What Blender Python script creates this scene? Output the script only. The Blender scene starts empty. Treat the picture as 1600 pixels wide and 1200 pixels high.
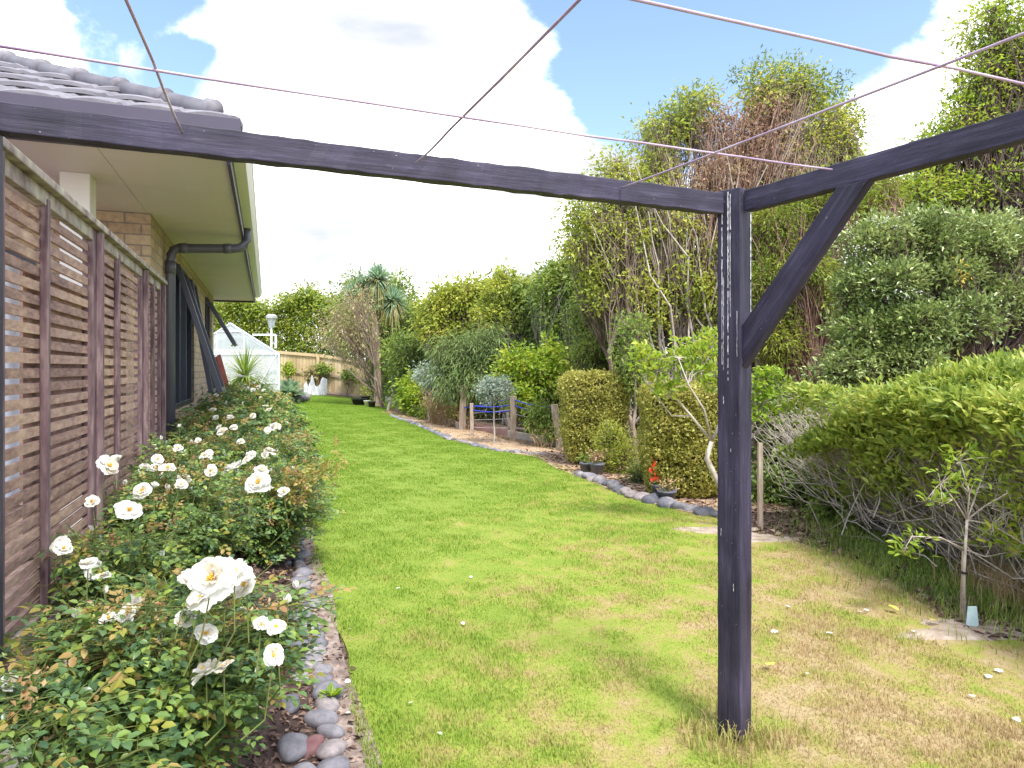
import bpy, math, random
import numpy as np
from mathutils import Vector
rng = np.random.default_rng(7); random.seed(7)
SC = bpy.context.scene; COL = SC.collection
HC, F, HX, HY = 1.4, 1060.0, 800.0, 578.0
# ------------------------------------------------------------------ coordinates
def sstep(a, b, x):
    t = np.clip((np.asarray(x, float)-a)/(b-a), 0, 1); return t*t*(3-2*t)
EDGE_PX = [(1330,868),(1420,925),(1620,1040)]
def ground(x, y):
    x = np.asarray(x, float); y = np.asarray(y, float)
    c = x+0.36*y
    z = sstep(8, 28, y)*(0.48-0.075*np.clip(c, -2, 8))*(1-sstep(40, 80, y))
    z = z+0.40*sstep(0.22, -0.75, c)*(1-sstep(14, 19, y))
    k = 1/(1+0.02*y*y)
    z = z+k*(0.012*np.sin(x*1.9+0.4*y)*np.sin(y*1.3)+0.006*np.sin(x*5.1)*np.sin(y*4.3+1))
    return z
def g1(x, y): return float(ground(x, y))
def W(px, py, Y): return np.array([(px-HX)/F*Y, Y, HC+(HY-py)/F*Y])
def gp(px, py):
    lo, hi = 0.5, 60.0
    for Y in np.linspace(0.6, 60, 1200):
        p = W(px, py, Y)
        if p[2] <= g1(p[0], p[1]): return np.array([p[0], p[1], g1(p[0], p[1])])
    return W(px, py, 40)
AX = np.array([-0.339, 0.941, 0.0]); RX = np.array([0.941, 0.339, 0.0])
def Hs(u, v, z): return AX*u+RX*v+np.array([0, 0, z])
HANG = math.atan2(0.339, 0.941)   # rotation of the house frame about z
# ------------------------------------------------------------------ mesh plumbing
def mesh_from(name, V, Fc, smooth=False):
    V = np.asarray(V, np.float32); me = bpy.data.meshes.new(name)
    if isinstance(Fc, np.ndarray):
        n, k = Fc.shape
        me.vertices.add(len(V)); me.vertices.foreach_set('co', V.ravel())
        me.loops.add(n*k); me.loops.foreach_set('vertex_index', Fc.astype(np.int32).ravel())
        me.polygons.add(n); me.polygons.foreach_set('loop_start', np.arange(0, n*k, k, dtype=np.int32))
        me.polygons.foreach_set('loop_total', np.full(n, k, np.int32))
        me.update(calc_edges=True)
    else:
        me.from_pydata([tuple(map(float, v)) for v in V], [], Fc); me.update()
    if smooth: me.polygons.foreach_set('use_smooth', np.ones(len(me.polygons), bool))
    return me
def link(name, me, mat=None, parent=None):
    o = bpy.data.objects.new(name, me); COL.objects.link(o)
    if mat and not me.materials: me.materials.append(mat)
    if parent:
        o.parent = parent
        o.location = -parent.location if abs(parent.rotation_euler.z) < 1e-9 else o.location
    return o
def tag(o, label=None, cat=None, group=None, kind=None):
    if label: o['label'] = label
    if cat: o['category'] = cat
    if group: o['group'] = group
    if kind: o['kind'] = kind
    return o
def thing(name, label, cat, loc, group=None, kind=None):
    o = bpy.data.objects.new(name, None); COL.objects.link(o); o.location = tuple(map(float, loc)); o.empty_display_size = 0.1
    return tag(o, label, cat, group, kind)
class MB:
    def __init__(s): s.V = []; s.F = []
    def add(s, V, Fc):
        o = len(s.V); s.V += [tuple(map(float, v)) for v in V]; s.F += [tuple(i+o for i in f) for f in Fc]
    def hexa(s, P):   # 8 points: bottom 4 ccw, top 4
        s.add(P, [(3,2,1,0),(4,5,6,7),(0,1,5,4),(1,2,6,5),(2,3,7,6),(3,0,4,7)])
    def box(s, x0, x1, y0, y1, z0, z1):
        s.hexa([(x0,y0,z0),(x1,y0,z0),(x1,y1,z0),(x0,y1,z0),(x0,y0,z1),(x1,y0,z1),(x1,y1,z1),(x0,y1,z1)])
    def hbox(s, u0, u1, v0, v1, z0, z1):   # box in the house frame
        s.hexa([Hs(u0,v1,z0),Hs(u0,v0,z0),Hs(u1,v0,z0),Hs(u1,v1,z0),Hs(u0,v1,z1),Hs(u0,v0,z1),Hs(u1,v0,z1),Hs(u1,v1,z1)][::1])
    def bar(s, p, q, w, h, up=(0,0,1), n=1, wob=0.0):
        p = np.array(p, float); q = np.array(q, float); d = q-p; d /= np.linalg.norm(d)
        up = np.array(up, float); sd = np.cross(d, up); sd /= np.linalg.norm(sd); u2 = np.cross(sd, d)
        rows = []
        for i in range(n+1):
            c = p+(q-p)*i/n; jw = [(random.uniform(-wob, wob), random.uniform(-wob, wob)) for _ in range(4)]
            rows.append([c+sd*(a*w/2+jw[k][0])+u2*(b*h/2+jw[k][1]) for k, (a, b) in enumerate([(-1,-1),(1,-1),(1,1),(-1,1)])])
        V = [v for r in rows for v in r]; Fc = [(3,2,1,0), tuple(4*n+k for k in range(4))]
        for i in range(n):
            for k in range(4):
                a = 4*i+k; b = 4*i+(k+1)%4; Fc.append((a, b, b+4, a+4))
        s.add(V, Fc)
    def tube(s, pts, r, k=8, cap=True):
        pts = [np.array(p, float) for p in pts]; n = len(pts)
        rr = r if hasattr(r, '__len__') else [r]*n
        V = []; Fc = []; up = np.array([0.13, 0.21, 1.0])
        for i, p in enumerate(pts):
            d = pts[min(i+1, n-1)]-pts[max(i-1, 0)]; d = d/(np.linalg.norm(d)+1e-9)
            a = np.cross(d, up)
            if np.linalg.norm(a) < 0.15: a = np.cross(d, [1, 0.1, 0])
            a /= np.linalg.norm(a)
            if i and np.dot(a, pa) < 0: a = -a
            pa = a; b = np.cross(d, a)
            for j in range(k):
                t = 2*math.pi*j/k; V.append(p+rr[i]*(a*math.cos(t)+b*math.sin(t)))
        for i in range(n-1):
            for j in range(k):
                Fc.append((i*k+j, i*k+(j+1)%k, (i+1)*k+(j+1)%k, (i+1)*k+j))
        if cap: Fc += [tuple(range(k))[::-1], tuple((n-1)*k+j for j in range(k))]
        s.add(V, Fc)
    def lathe(s, c, prof, k=20):
        V = []; Fc = []
        for (r, z) in prof:
            for j in range(k):
                t = 2*math.pi*j/k; V.append((c[0]+r*math.cos(t), c[1]+r*math.sin(t), c[2]+z))
        for i in range(len(prof)-1):
            for j in range(k): Fc.append((i*k+j, i*k+(j+1)%k, (i+1)*k+(j+1)%k, (i+1)*k+j))
        s.add(V, Fc)
    def build(s, name, mat, parent=None, smooth=False, bevel=0):
        me = mesh_from(name, s.V, s.F, smooth); o = link(name, me, mat, parent)
        if bevel:
            m = o.modifiers.new('bevel', 'BEVEL'); m.width = bevel; m.segments = 2; m.limit_method = 'ANGLE'; m.angle_limit = 0.9
        return o
# ------------------------------------------------------------------ vectorised foliage
def unit(a): return a/(np.linalg.norm(a, axis=-1, keepdims=True)+1e-9)
def leaves_geo(P, D, N, L, Wd, fold=0.25, curl=0.15):
    n = len(P); D = unit(D); S = unit(np.cross(D, N)); N = np.cross(S, D)
    L = np.broadcast_to(L, (n,))[:, None]; Wd = np.broadcast_to(Wd, (n,))[:, None]
    base = P; tip = P+D*L-N*L*curl; mid = P+D*L*0.45
    l = mid+S*Wd*0.5+N*Wd*fold; r = mid-S*Wd*0.5+N*Wd*fold
    V = np.stack([base, l, tip, r], 1).reshape(-1, 3)
    i = np.arange(n)*4
    return V, np.concatenate([np.stack([i, i+1, i+2], 1), np.stack([i, i+2, i+3], 1)], 0)
def leaves6_geo(P, D, N, L, Wd, fold=0.18, curl=0.2):   # rounder leaf with a midrib fold
    n = len(P); D = unit(D); S = unit(np.cross(D, N)); N = np.cross(S, D)
    L = np.broadcast_to(L, (n,))[:, None]; Wd = np.broadcast_to(Wd, (n,))[:, None]
    m1 = P+D*L*0.3; m2 = P+D*L*0.68-N*L*curl*0.35; tip = P+D*L-N*L*curl
    V = np.stack([P, m1+S*Wd*.46+N*Wd*fold, m2+S*Wd*.42+N*Wd*fold, tip, m2-S*Wd*.42+N*Wd*fold, m1-S*Wd*.46+N*Wd*fold, m1, m2], 1).reshape(-1, 3)
    i = np.arange(n)*8; q = lambda a, b, c: np.stack([i+a, i+b, i+c], 1)
    return V, np.concatenate([q(0,1,6), q(0,6,5), q(6,1,2), q(6,2,7), q(7,2,3), q(7,3,4), q(6,7,4), q(6,4,5)], 0)
def blade_geo(P, D, h, w, lean=0.8):
    n = len(P); az = np.arctan2(D[:, 1], D[:, 0])+1.57+rng.normal(size=n)*.4; d = np.c_[np.cos(az), np.sin(az), np.zeros(n)]*w/2
    l = D*[1,1,0]*2*lean*rng.uniform(.2,1,n)[:, None]; up = np.array([0,0,1.0]); h = h[:, None]
    m1 = P+(l*.2+up*.5)*h; m2 = P+(l*.6+up*.85)*h; t_ = P+(l*1.1+up*rng.uniform(.7,1.05,n)[:, None])*h
    V = np.stack([P-d, P+d, m1+d*.9, m1-d*.9, m2+d*.6, m2-d*.6, t_], 1).reshape(-1, 3); i = np.arange(n)*7; q = lambda a,b,c: np.stack([i+a,i+b,i+c],1)
    return V, np.concatenate([q(0,1,2),q(0,2,3),q(3,2,4),q(3,4,5),q(5,4,6)],0)
def segs_geo(P0, P1, r0, r1, k=4):
    n = len(P0); D = unit(P1-P0); A = unit(np.cross(D, np.array([0.31, 0.17, 0.93]))); B = np.cross(D, A)
    r0 = np.broadcast_to(r0, (n,))[:, None]; r1 = np.broadcast_to(r1, (n,))[:, None]
    V = np.empty((n, 2*k, 3))
    for j in range(k):
        t = 2*math.pi*j/k; o = A*math.cos(t)+B*math.sin(t)
        V[:, j] = P0+o*r0; V[:, k+j] = P1+o*r1
    i = np.arange(n)*2*k
    Fc = np.concatenate([np.stack([i+j, i+(j+1) % k, i+k+(j+1) % k, i+k+j], 1) for j in range(k)], 0)
    return V.reshape(-1, 3), Fc
def merge(parts):
    V = []; Fs = []; o = 0
    for v, f in parts:
        if len(v) == 0: continue
        V.append(v); Fs.append(f+o); o += len(v)
    if len({f.shape[1] for f in Fs}) > 1: Fs = [f if f.shape[1] == 3 else np.concatenate([f[:, [0,1,2]], f[:, [0,2,3]]]) for f in Fs]
    return np.concatenate(V), np.concatenate(Fs)
def rdir(n): return unit(rng.normal(size=(n, 3)))
def curved(P0, P1, n=4, jit=0.06, sag=0.0):
    t = np.linspace(0, 1, n+1)[None, :, None]
    L = np.linalg.norm(P1-P0, axis=1)[:, None, None]
    P = P0[:, None]*(1-t)+P1[:, None]*t
    b = rdir(len(P0))[:, None]*np.sin(math.pi*t)*L*jit*1.3
    P = P+b+rng.normal(size=P.shape)*L*jit*0.35*np.sin(math.pi*t)
    P[..., 2] += (np.sin(math.pi*t)*L*sag)[..., 0]
    return P
def chain(P, r0, r1, k=4):
    m, n1, _ = P.shape; n = n1-1; parts = []
    r0 = np.broadcast_to(r0, (m,)); r1 = np.broadcast_to(r1, (m,))
    for i in range(n):
        ra = r0+(r1-r0)*i/n; rb = r0+(r1-r0)*(i+1)/n
        parts.append(segs_geo(P[:, i], P[:, i+1]+(P[:, i+1]-P[:, i])*0.03, ra, rb, k))
    return merge(parts)
def lump(d, sc=2.3, amp=0.22, ph=0.0):
    return 1+amp*(np.sin(d[:, 0]*sc*2.1+ph)*np.sin(d[:, 1]*sc*1.7+ph*2)+np.sin(d[:, 2]*sc*2.6+ph*3)*0.7)
def tree(name, label, cat, base, clumps, lm, bm, nleaf=9000, L=0.08, Wd=0.035, cl_r=0.16, per=14, stems=1, tr=0.06,
         fork=0.45, droop=0.2, shell=0.5, group=None, base_spread=0.1, twig=0.006, fine=0, flat=0.0, tex6=False, parts=('crown', 'trunk')):
    base = np.array(base, float); root = thing(name, label, cat, base, group)
    Cc = np.array([c[0] for c in clumps], float); R = np.array([c[1] for c in clumps], float)
    if R.ndim == 1: R = np.stack([R, R, R], 1)
    m = len(Cc); wood = []
    mean = Cc.mean(0)
    if stems == 1:
        fk = base+(mean-base)*np.array([fork*0.7, fork*0.7, fork]); 
        path = curved(base[None], fk[None], 5, 0.04); wood.append(chain(path, tr, tr*0.65, 8))
        st = np.repeat(fk[None], m, 0); r_l = tr*0.5
    else:
        bs = base+np.c_[rng.normal(size=(stems, 2))*base_spread, np.zeros(stems)]
        st = bs[np.arange(m) % stems]; r_l = tr
    reps = max(1, fine)
    St = np.repeat(st, reps, 0)+(np.c_[rng.normal(size=(m*reps, 2))*base_spread*0.6, np.zeros(m*reps)] if stems > 1 else 0)
    En = np.repeat(Cc, reps, 0)+rng.normal(size=(m*reps, 3))*np.repeat(R, reps, 0)*(0.35 if reps > 1 else 0.0)
    lim = curved(St, En, 7, 0.07, 0.03)
    wood.append(chain(lim, r_l, max(r_l*0.25, twig), 6))
    # clusters of leaves
    wt = R.prod(1)**(2/3); wt /= wt.sum(); ncl = max(m, int(nleaf/per))
    ci = rng.choice(m, ncl, p=wt); d = rdir(ncl)
    rad = (shell+(1-shell)*rng.random(ncl)**0.6)*lump(d+ci[:, None]*0.7, 2.6, 0.30)
    K = Cc[ci]+d*R[ci]*rad[:, None]+rng.normal(size=(ncl, 3))*R[ci]*0.10
    K[:, 2] = np.maximum(K[:, 2], base[2]+0.05)
    li = ci*reps+rng.integers(0, reps, ncl); lt = rng.integers(3, 8, ncl)
    T0 = lim[li, lt]; tw = curved(T0, K, 3, 0.1, 0.04)
    wood.append(chain(tw, twig*1.6, twig*0.5, 3))
    idx = np.repeat(np.arange(ncl), per); n = len(idx)
    off = rng.normal(size=(n, 3))*cl_r*0.6; off[:, 2] *= (1-0.5*flat)
    P = K[idx]+off
    D = unit(unit(off)+rdir(n)*0.8+unit(K[idx]-Cc[ci[idx]])*0.5); D[:, 2] -= droop
    N = unit(rdir(n)*0.75+np.array([0, 0, 0.9]))
    sz = rng.uniform(0.45, 1.35, n)*np.repeat(rng.uniform(.75, 1.2, ncl), per)
    V, Fc = (leaves6_geo if tex6 else leaves_geo)(P, D, N, L*sz, Wd*sz)
    link(parts[0], mesh_from(parts[0], V, Fc), lm, root)
    V, Fc = merge(wood); link(parts[1], mesh_from(parts[1], V, Fc, True), bm, root)
    return root
def C(px, py, Y, rpx, rpy=None, dz=None):   # a clump: centre and radii in metres
    rpy = rpy or rpx
    return (W(px, py, Y), (rpx/F*Y, (dz if dz else rpx/F*Y), rpy/F*Y))
# ------------------------------------------------------------------ materials
def newmat(name):
    m = bpy.data.materials.new(name); m.use_nodes = True; nt = m.node_tree; nt.nodes.clear()
    out = nt.nodes.new('ShaderNodeOutputMaterial'); return m, nt, out
def nd(nt, t, **kw):
    n = nt.nodes.new(t)
    for k, v in kw.items(): setattr(n, k, v)
    return n
def ramp(nt, stops, interp='LINEAR'):
    r = nd(nt, 'ShaderNodeValToRGB'); e = r.color_ramp.elements; r.color_ramp.interpolation = interp
    while len(e) < len(stops): e.new(0.5)
    for i, (p, c) in enumerate(stops): e[i].position = p; e[i].color = (*c, 1) if len(c) == 3 else c
    return r
def noise(nt, scale, detail=4, rough=0.55, vec=None, stretch=None):
    n = nd(nt, 'ShaderNodeTexNoise'); n.inputs['Scale'].default_value = scale; n.inputs['Detail'].default_value = detail; n.inputs['Roughness'].default_value = rough
    g = nd(nt, 'ShaderNodeNewGeometry') if vec is None else None
    src = g.outputs['Position'] if g else vec
    if stretch:
        mp = nd(nt, 'ShaderNodeMapping'); mp.inputs['Scale'].default_value = stretch; nt.links.new(src, mp.inputs['Vector']); src = mp.outputs[0]
    nt.links.new(src, n.inputs['Vector']); return n
def leafmat(name, cols, gloss=0.45, trans=0.35, nscale=1.3, nmix=0.5, spec=0.35):
    m, nt, out = newmat(name); g = nd(nt, 'ShaderNodeNewGeometry'); n = noise(nt, nscale, 3)
    mx = nd(nt, 'ShaderNodeMix'); mx.data_type = 'FLOAT'; mx.inputs[0].default_value = nmix
    mr = nd(nt, 'ShaderNodeMapRange'); mr.inputs[1].default_value = 0.3; mr.inputs[2].default_value = 0.7
    nt.links.new(n.outputs['Fac'], mr.inputs[0])
    nt.links.new(g.outputs['Random Per Island'], mx.inputs[2]); nt.links.new(mr.outputs[0], mx.inputs[3])
    k = len(cols); r = ramp(nt, [(0.12+0.76*i/(k-1), c) for i, c in enumerate(cols)]); nt.links.new(mx.outputs[0], r.inputs[0])
    p = nd(nt, 'ShaderNodeBsdfPrincipled'); p.inputs['Roughness'].default_value = gloss; p.inputs['Specular IOR Level'].default_value = spec
    t = nd(nt, 'ShaderNodeBsdfTranslucent'); ms = nd(nt, 'ShaderNodeMixShader'); ms.inputs[0].default_value = trans
    hs = nd(nt, 'ShaderNodeHueSaturation'); hs.inputs['Hue'].default_value = 0.485; hs.inputs['Value'].default_value = 1.5
    nt.links.new(r.outputs[0], p.inputs['Base Color']); nt.links.new(r.outputs[0], hs.inputs['Color']); nt.links.new(hs.outputs[0], t.inputs['Color'])
    nt.links.new(p.outputs[0], ms.inputs[1]); nt.links.new(t.outputs[0], ms.inputs[2]); nt.links.new(ms.outputs[0], out.inputs[0]); return m
def simple(name, cols, scale=6, rough=0.7, bump=0.3, stretch=None, metal=0.0, spec=0.3, detail=6, dist=0.01, island=0.0):
    m, nt, out = newmat(name); n = noise(nt, scale, detail, 0.6, stretch=stretch)
    k = len(cols); r = ramp(nt, [(0.3+0.4*i/max(1, k-1), c) for i, c in enumerate(cols)])
    src = n.outputs['Fac']
    if island:
        g = nd(nt, 'ShaderNodeNewGeometry'); mx = nd(nt, 'ShaderNodeMix'); mx.data_type = 'FLOAT'; mx.inputs[0].default_value = island
        mr = nd(nt, 'ShaderNodeMapRange'); mr.inputs[3].default_value = 0.25; mr.inputs[4].default_value = 0.75
        nt.links.new(g.outputs['Random Per Island'], mr.inputs[0]); nt.links.new(src, mx.inputs[2]); nt.links.new(mr.outputs[0], mx.inputs[3]); src = mx.outputs[0]
    nt.links.new(src, r.inputs[0])
    p = nd(nt, 'ShaderNodeBsdfPrincipled'); p.inputs['Roughness'].default_value = rough; p.inputs['Metallic'].default_value = metal; p.inputs['Specular IOR Level'].default_value = spec
    b = nd(nt, 'ShaderNodeBump'); b.inputs['Strength'].default_value = bump; b.inputs['Distance'].default_value = dist
    nt.links.new(n.outputs['Fac'], b.inputs['Height']); nt.links.new(b.outputs[0], p.inputs['Normal'])
    nt.links.new(r.outputs[0], p.inputs['Base Color']); nt.links.new(p.outputs[0], out.inputs[0]); return m
M = {}
M['leaf_rose'] = leafmat('leaf_rose', [(0.045,0.10,0.05),(0.09,0.17,0.065),(0.17,0.27,0.065),(0.28,0.37,0.075)], 0.32, 0.25, 6, 0.4, 0.5)
M['leaf_rose_young'] = leafmat('leaf_rose_young', [(0.17,0.25,0.04),(0.32,0.32,0.06),(0.42,0.30,0.11),(0.30,0.15,0.08)], 0.45, 0.35, 5, 0.5)
M['leaf_yellowgreen'] = leafmat('leaf_yellowgreen', [(0.13,0.18,0.03),(0.26,0.33,0.05),(0.39,0.44,0.07),(0.53,0.52,0.12)], 0.5, 0.4)
M['leaf_mid'] = leafmat('leaf_mid', [(0.08,0.14,0.03),(0.16,0.25,0.05),(0.25,0.35,0.07),(0.37,0.44,0.11)], 0.5, 0.38)
M['leaf_hedge'] = leafmat('leaf_hedge', [(0.10,0.16,0.025),(0.19,0.27,0.035),(0.29,0.36,0.05),(0.40,0.42,0.07)], 0.5, 0.38)
M['leaf_dark'] = leafmat('leaf_dark', [(0.06,0.10,0.028),(0.11,0.17,0.04),(0.19,0.27,0.055),(0.30,0.37,0.08)], 0.45, 0.3)
M['leaf_glossy'] = leafmat('leaf_glossy', [(0.11,0.17,0.05),(0.20,0.28,0.08),(0.31,0.39,0.12),(0.44,0.50,0.20)], 0.3, 0.22, 1.2, 0.4, 0.6)
M['leaf_bright'] = leafmat('leaf_bright', [(0.12,0.22,0.025),(0.22,0.34,0.035),(0.32,0.44,0.05),(0.46,0.48,0.07)], 0.38, 0.4, 1.5, 0.4, 0.4)
M['leaf_clip'] = leafmat('leaf_clip', [(0.12,0.19,0.035),(0.22,0.31,0.05),(0.34,0.42,0.075),(0.50,0.51,0.13)], 0.38, 0.4, 2.5, 0.4, 0.4)
M['leaf_gold'] = leafmat('leaf_gold', [(0.20,0.22,0.04),(0.34,0.34,0.07),(0.46,0.44,0.11),(0.56,0.53,0.18)], 0.5, 0.35, 4, 0.35)
M['leaf_silver'] = leafmat('leaf_silver', [(0.18,0.24,0.19),(0.30,0.38,0.30),(0.45,0.52,0.43)], 0.5, 0.3)
M['leaf_blue'] = leafmat('leaf_blue', [(0.10,0.16,0.05),(0.18,0.26,0.08),(0.27,0.35,0.13)], 0.5, 0.3)
M['leaf_brown'] = leafmat('leaf_brown', [(0.16,0.10,0.06),(0.30,0.19,0.12),(0.44,0.30,0.20),(0.36,0.34,0.10)], 0.6, 0.3)
M['leaf_rust'] = leafmat('leaf_rust', [(0.22,0.30,0.07),(0.36,0.30,0.15),(0.44,0.37,0.20),(0.28,0.40,0.09)], 0.6, 0.35, 1.5)
M['leaf_sword'] = leafmat('leaf_sword', [(0.16,0.28,0.17),(0.27,0.40,0.25),(0.42,0.54,0.36)], 0.45, 0.3, 3)
M['leaf_skirt'] = leafmat('leaf_skirt', [(0.22,0.24,0.06),(0.38,0.34,0.12),(0.45,0.38,0.2)], 0.6, 0.3)
M['straw'] = leafmat('straw', [(0.30,0.20,0.10),(0.46,0.34,0.19),(0.58,0.46,0.28)], 0.7, 0.3)
M['litter'] = leafmat('litter', [(0.06,0.04,0.035),(0.14,0.085,0.065),(0.24,0.155,0.12),(0.40,0.28,0.22)], 0.8, 0.1, 5, 0.2)
M['bark'] = simple('bark', [(0.12,0.085,0.06),(0.28,0.21,0.16),(0.42,0.34,0.28)], 9, 0.85, 0.5, (1,1,0.35))
M['bark_dark'] = simple('bark_dark', [(0.06,0.045,0.04),(0.14,0.10,0.08),(0.22,0.17,0.14)], 9, 0.85, 0.5, (1,1,0.35))
M['bark_red'] = simple('bark_red', [(0.16,0.08,0.06),(0.30,0.18,0.14),(0.44,0.32,0.26)], 9, 0.85, 0.5)
M['bark_grey'] = simple('bark_grey', [(0.28,0.23,0.20),(0.46,0.40,0.35),(0.60,0.54,0.48)], 14, 0.85, 0.5)
M['rose_stem'] = simple('rose_stem', [(0.05,0.09,0.02),(0.12,0.16,0.04),(0.16,0.12,0.06)], 12, 0.5, 0.1)
M['petal'] = leafmat('petal', [(0.62,0.55,0.42),(0.70,0.70,0.66),(0.73,0.73,0.70),(0.74,0.74,0.71),(0.76,0.76,0.73),(0.78,0.78,0.75),(0.74,0.74,0.71),(0.78,0.78,0.76)], 0.6, 0.3, 8, 0.15, 0.2)
M['stamen'] = leafmat('stamen', [(0.75,0.42,0.03),(0.85,0.58,0.06)], 0.6, 0.1, 20)
M['red_petal'] = leafmat('red_petal', [(0.7,0.04,0.02),(0.85,0.08,0.03)], 0.6, 0.3, 20)
M['yellow_petal'] = leafmat('yellow_petal', [(0.7,0.55,0.1),(0.85,0.65,0.15)], 0.6, 0.3, 20)
M['spent'] = leafmat('spent', [(0.22,0.12,0.05),(0.42,0.27,0.12),(0.55,0.42,0.25)], 0.7, 0.3, 9)
M['wood_grey'] = simple('wood_grey', [(0.16,0.115,0.10),(0.28,0.21,0.185),(0.40,0.32,0.28)], 5, 0.8, 0.35, (3,3,14), dist=0.004, island=0.4)
M['metal_window'] = simple('metal_window', [(0.055,0.06,0.085),(0.07,0.075,0.105)], 2, 0.35, 0.02, metal=0.2, spec=0.5)
M['pipe'] = simple('pipe', [(0.075,0.075,0.10),(0.095,0.095,0.12)], 2, 0.4, 0.02, spec=0.5)
M['white_paint'] = simple('white_paint', [(0.72,0.71,0.68),(0.80,0.79,0.76)], 3, 0.5, 0.02)
M['soffit'] = simple('soffit', [(0.62,0.555,0.58),(0.68,0.615,0.64)], 1.2, 0.55, 0.02)
M['gutter'] = simple('gutter', [(0.88,0.83,0.88),(0.90,0.86,0.90)], 2, 0.4, 0.02)
M['fascia'] = simple('fascia', [(0.055,0.048,0.075),(0.075,0.067,0.10)], 2, 0.5, 0.02)
M['roof'] = simple('roof', [(0.13,0.125,0.145),(0.19,0.18,0.205),(0.25,0.24,0.265)], 5, 0.55, 0.15)
M['white_metal'] = simple('white_metal', [(0.70,0.72,0.74),(0.78,0.80,0.82)], 2, 0.4, 0.0)
M['grey_plastic'] = simple('grey_plastic', [(0.10,0.11,0.14),(0.15,0.16,0.19)], 6, 0.5, 0.05)
M['black_plastic'] = simple('black_plastic', [(0.02,0.02,0.03),(0.035,0.035,0.045)], 6, 0.5, 0.05)
M['terracotta'] = simple('terracotta', [(0.5,0.27,0.18),(0.6,0.35,0.25)], 6, 0.8, 0.1)
M['cloth'] = simple('cloth', [(0.42,0.43,0.45),(0.55,0.56,0.58)], 4, 0.8, 0.2)
M['board'] = simple('board', [(0.34,0.31,0.26),(0.48,0.44,0.38),(0.58,0.55,0.50)], 5, 0.85, 0.3, (4,4,20))
M['board_red'] = simple('board_red', [(0.30,0.17,0.15),(0.42,0.26,0.23)], 5, 0.85, 0.3)
M['board_green'] = simple('board_green', [(0.38,0.46,0.40),(0.48,0.54,0.48)], 5, 0.85, 0.3)
M['paling'] = simple('paling', [(0.34,0.25,0.13),(0.50,0.38,0.22),(0.60,0.49,0.32)], 3, 0.85, 0.3, (4,4,1), island=0.65)
M['post_wood'] = simple('post_wood', [(0.24,0.18,0.14),(0.38,0.30,0.24),(0.50,0.42,0.35)], 6, 0.85, 0.4, (6,6,1))
M['red_board'] = simple('red_board', [(0.22,0.05,0.04),(0.30,0.08,0.07)], 4, 0.6, 0.1)
M['blue_cord'] = simple('blue_cord', [(0.03,0.05,0.45),(0.04,0.07,0.55)], 4, 0.6, 0.0)
M['wire'] = simple('wire', [(0.35,0.34,0.36),(0.5,0.49,0.5)], 4, 0.5, 0.0)
M['line'] = simple('line', [(0.24,0.14,0.26),(0.42,0.32,0.44),(0.60,0.53,0.62)], 3.5, 0.45, 0.1, spec=0.5)
M['tagblue'] = simple('tagblue', [(0.42,0.58,0.60),(0.55,0.70,0.70)], 30, 0.5, 0.0)
M['curtain'] = simple('curtain', [(0.26,0.28,0.34),(0.36,0.38,0.44)], 2, 0.9, 0.0)
M['curtain_white'] = simple('curtain_white', [(0.75,0.77,0.82),(0.85,0.86,0.9)], 2, 0.9, 0.0)
M['concrete'] = simple('concrete', [(0.36,0.34,0.31),(0.46,0.44,0.41)], 8, 0.9, 0.3)
def mat_stone():
    m, nt, out = newmat('river_stone'); oi = nd(nt, 'ShaderNodeObjectInfo'); n = noise(nt, 18, 6, 0.65)
    r = ramp(nt, [(0.0,(0.10,0.105,0.13)),(0.3,(0.17,0.17,0.20)),(0.6,(0.23,0.225,0.25)),(0.85,(0.31,0.29,0.295)),(1,(0.22,0.18,0.19))]); nt.links.new(oi.outputs['Random'], r.inputs[0])
    r2 = ramp(nt, [(0.35,(0.6,0.6,0.62)),(0.65,(1.25,1.2,1.15))]); nt.links.new(n.outputs['Fac'], r2.inputs[0])
    mx = nd(nt, 'ShaderNodeMix'); mx.data_type = 'RGBA'; mx.blend_type = 'MULTIPLY'; mx.inputs[0].default_value = 1
    nt.links.new(r.outputs[0], mx.inputs[6]); nt.links.new(r2.outputs[0], mx.inputs[7])
    p = nd(nt, 'ShaderNodeBsdfPrincipled'); p.inputs['Roughness'].default_value = 0.75
    b = nd(nt, 'ShaderNodeBump'); b.inputs['Strength'].default_value = 0.35; b.inputs['Distance'].default_value = 0.006; nt.links.new(n.outputs['Fac'], b.inputs['Height']); nt.links.new(b.outputs[0], p.inputs['Normal'])
    nt.links.new(mx.outputs[2], p.inputs['Base Color']); nt.links.new(p.outputs[0], out.inputs[0]); return m
M['stone'] = mat_stone()
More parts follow.
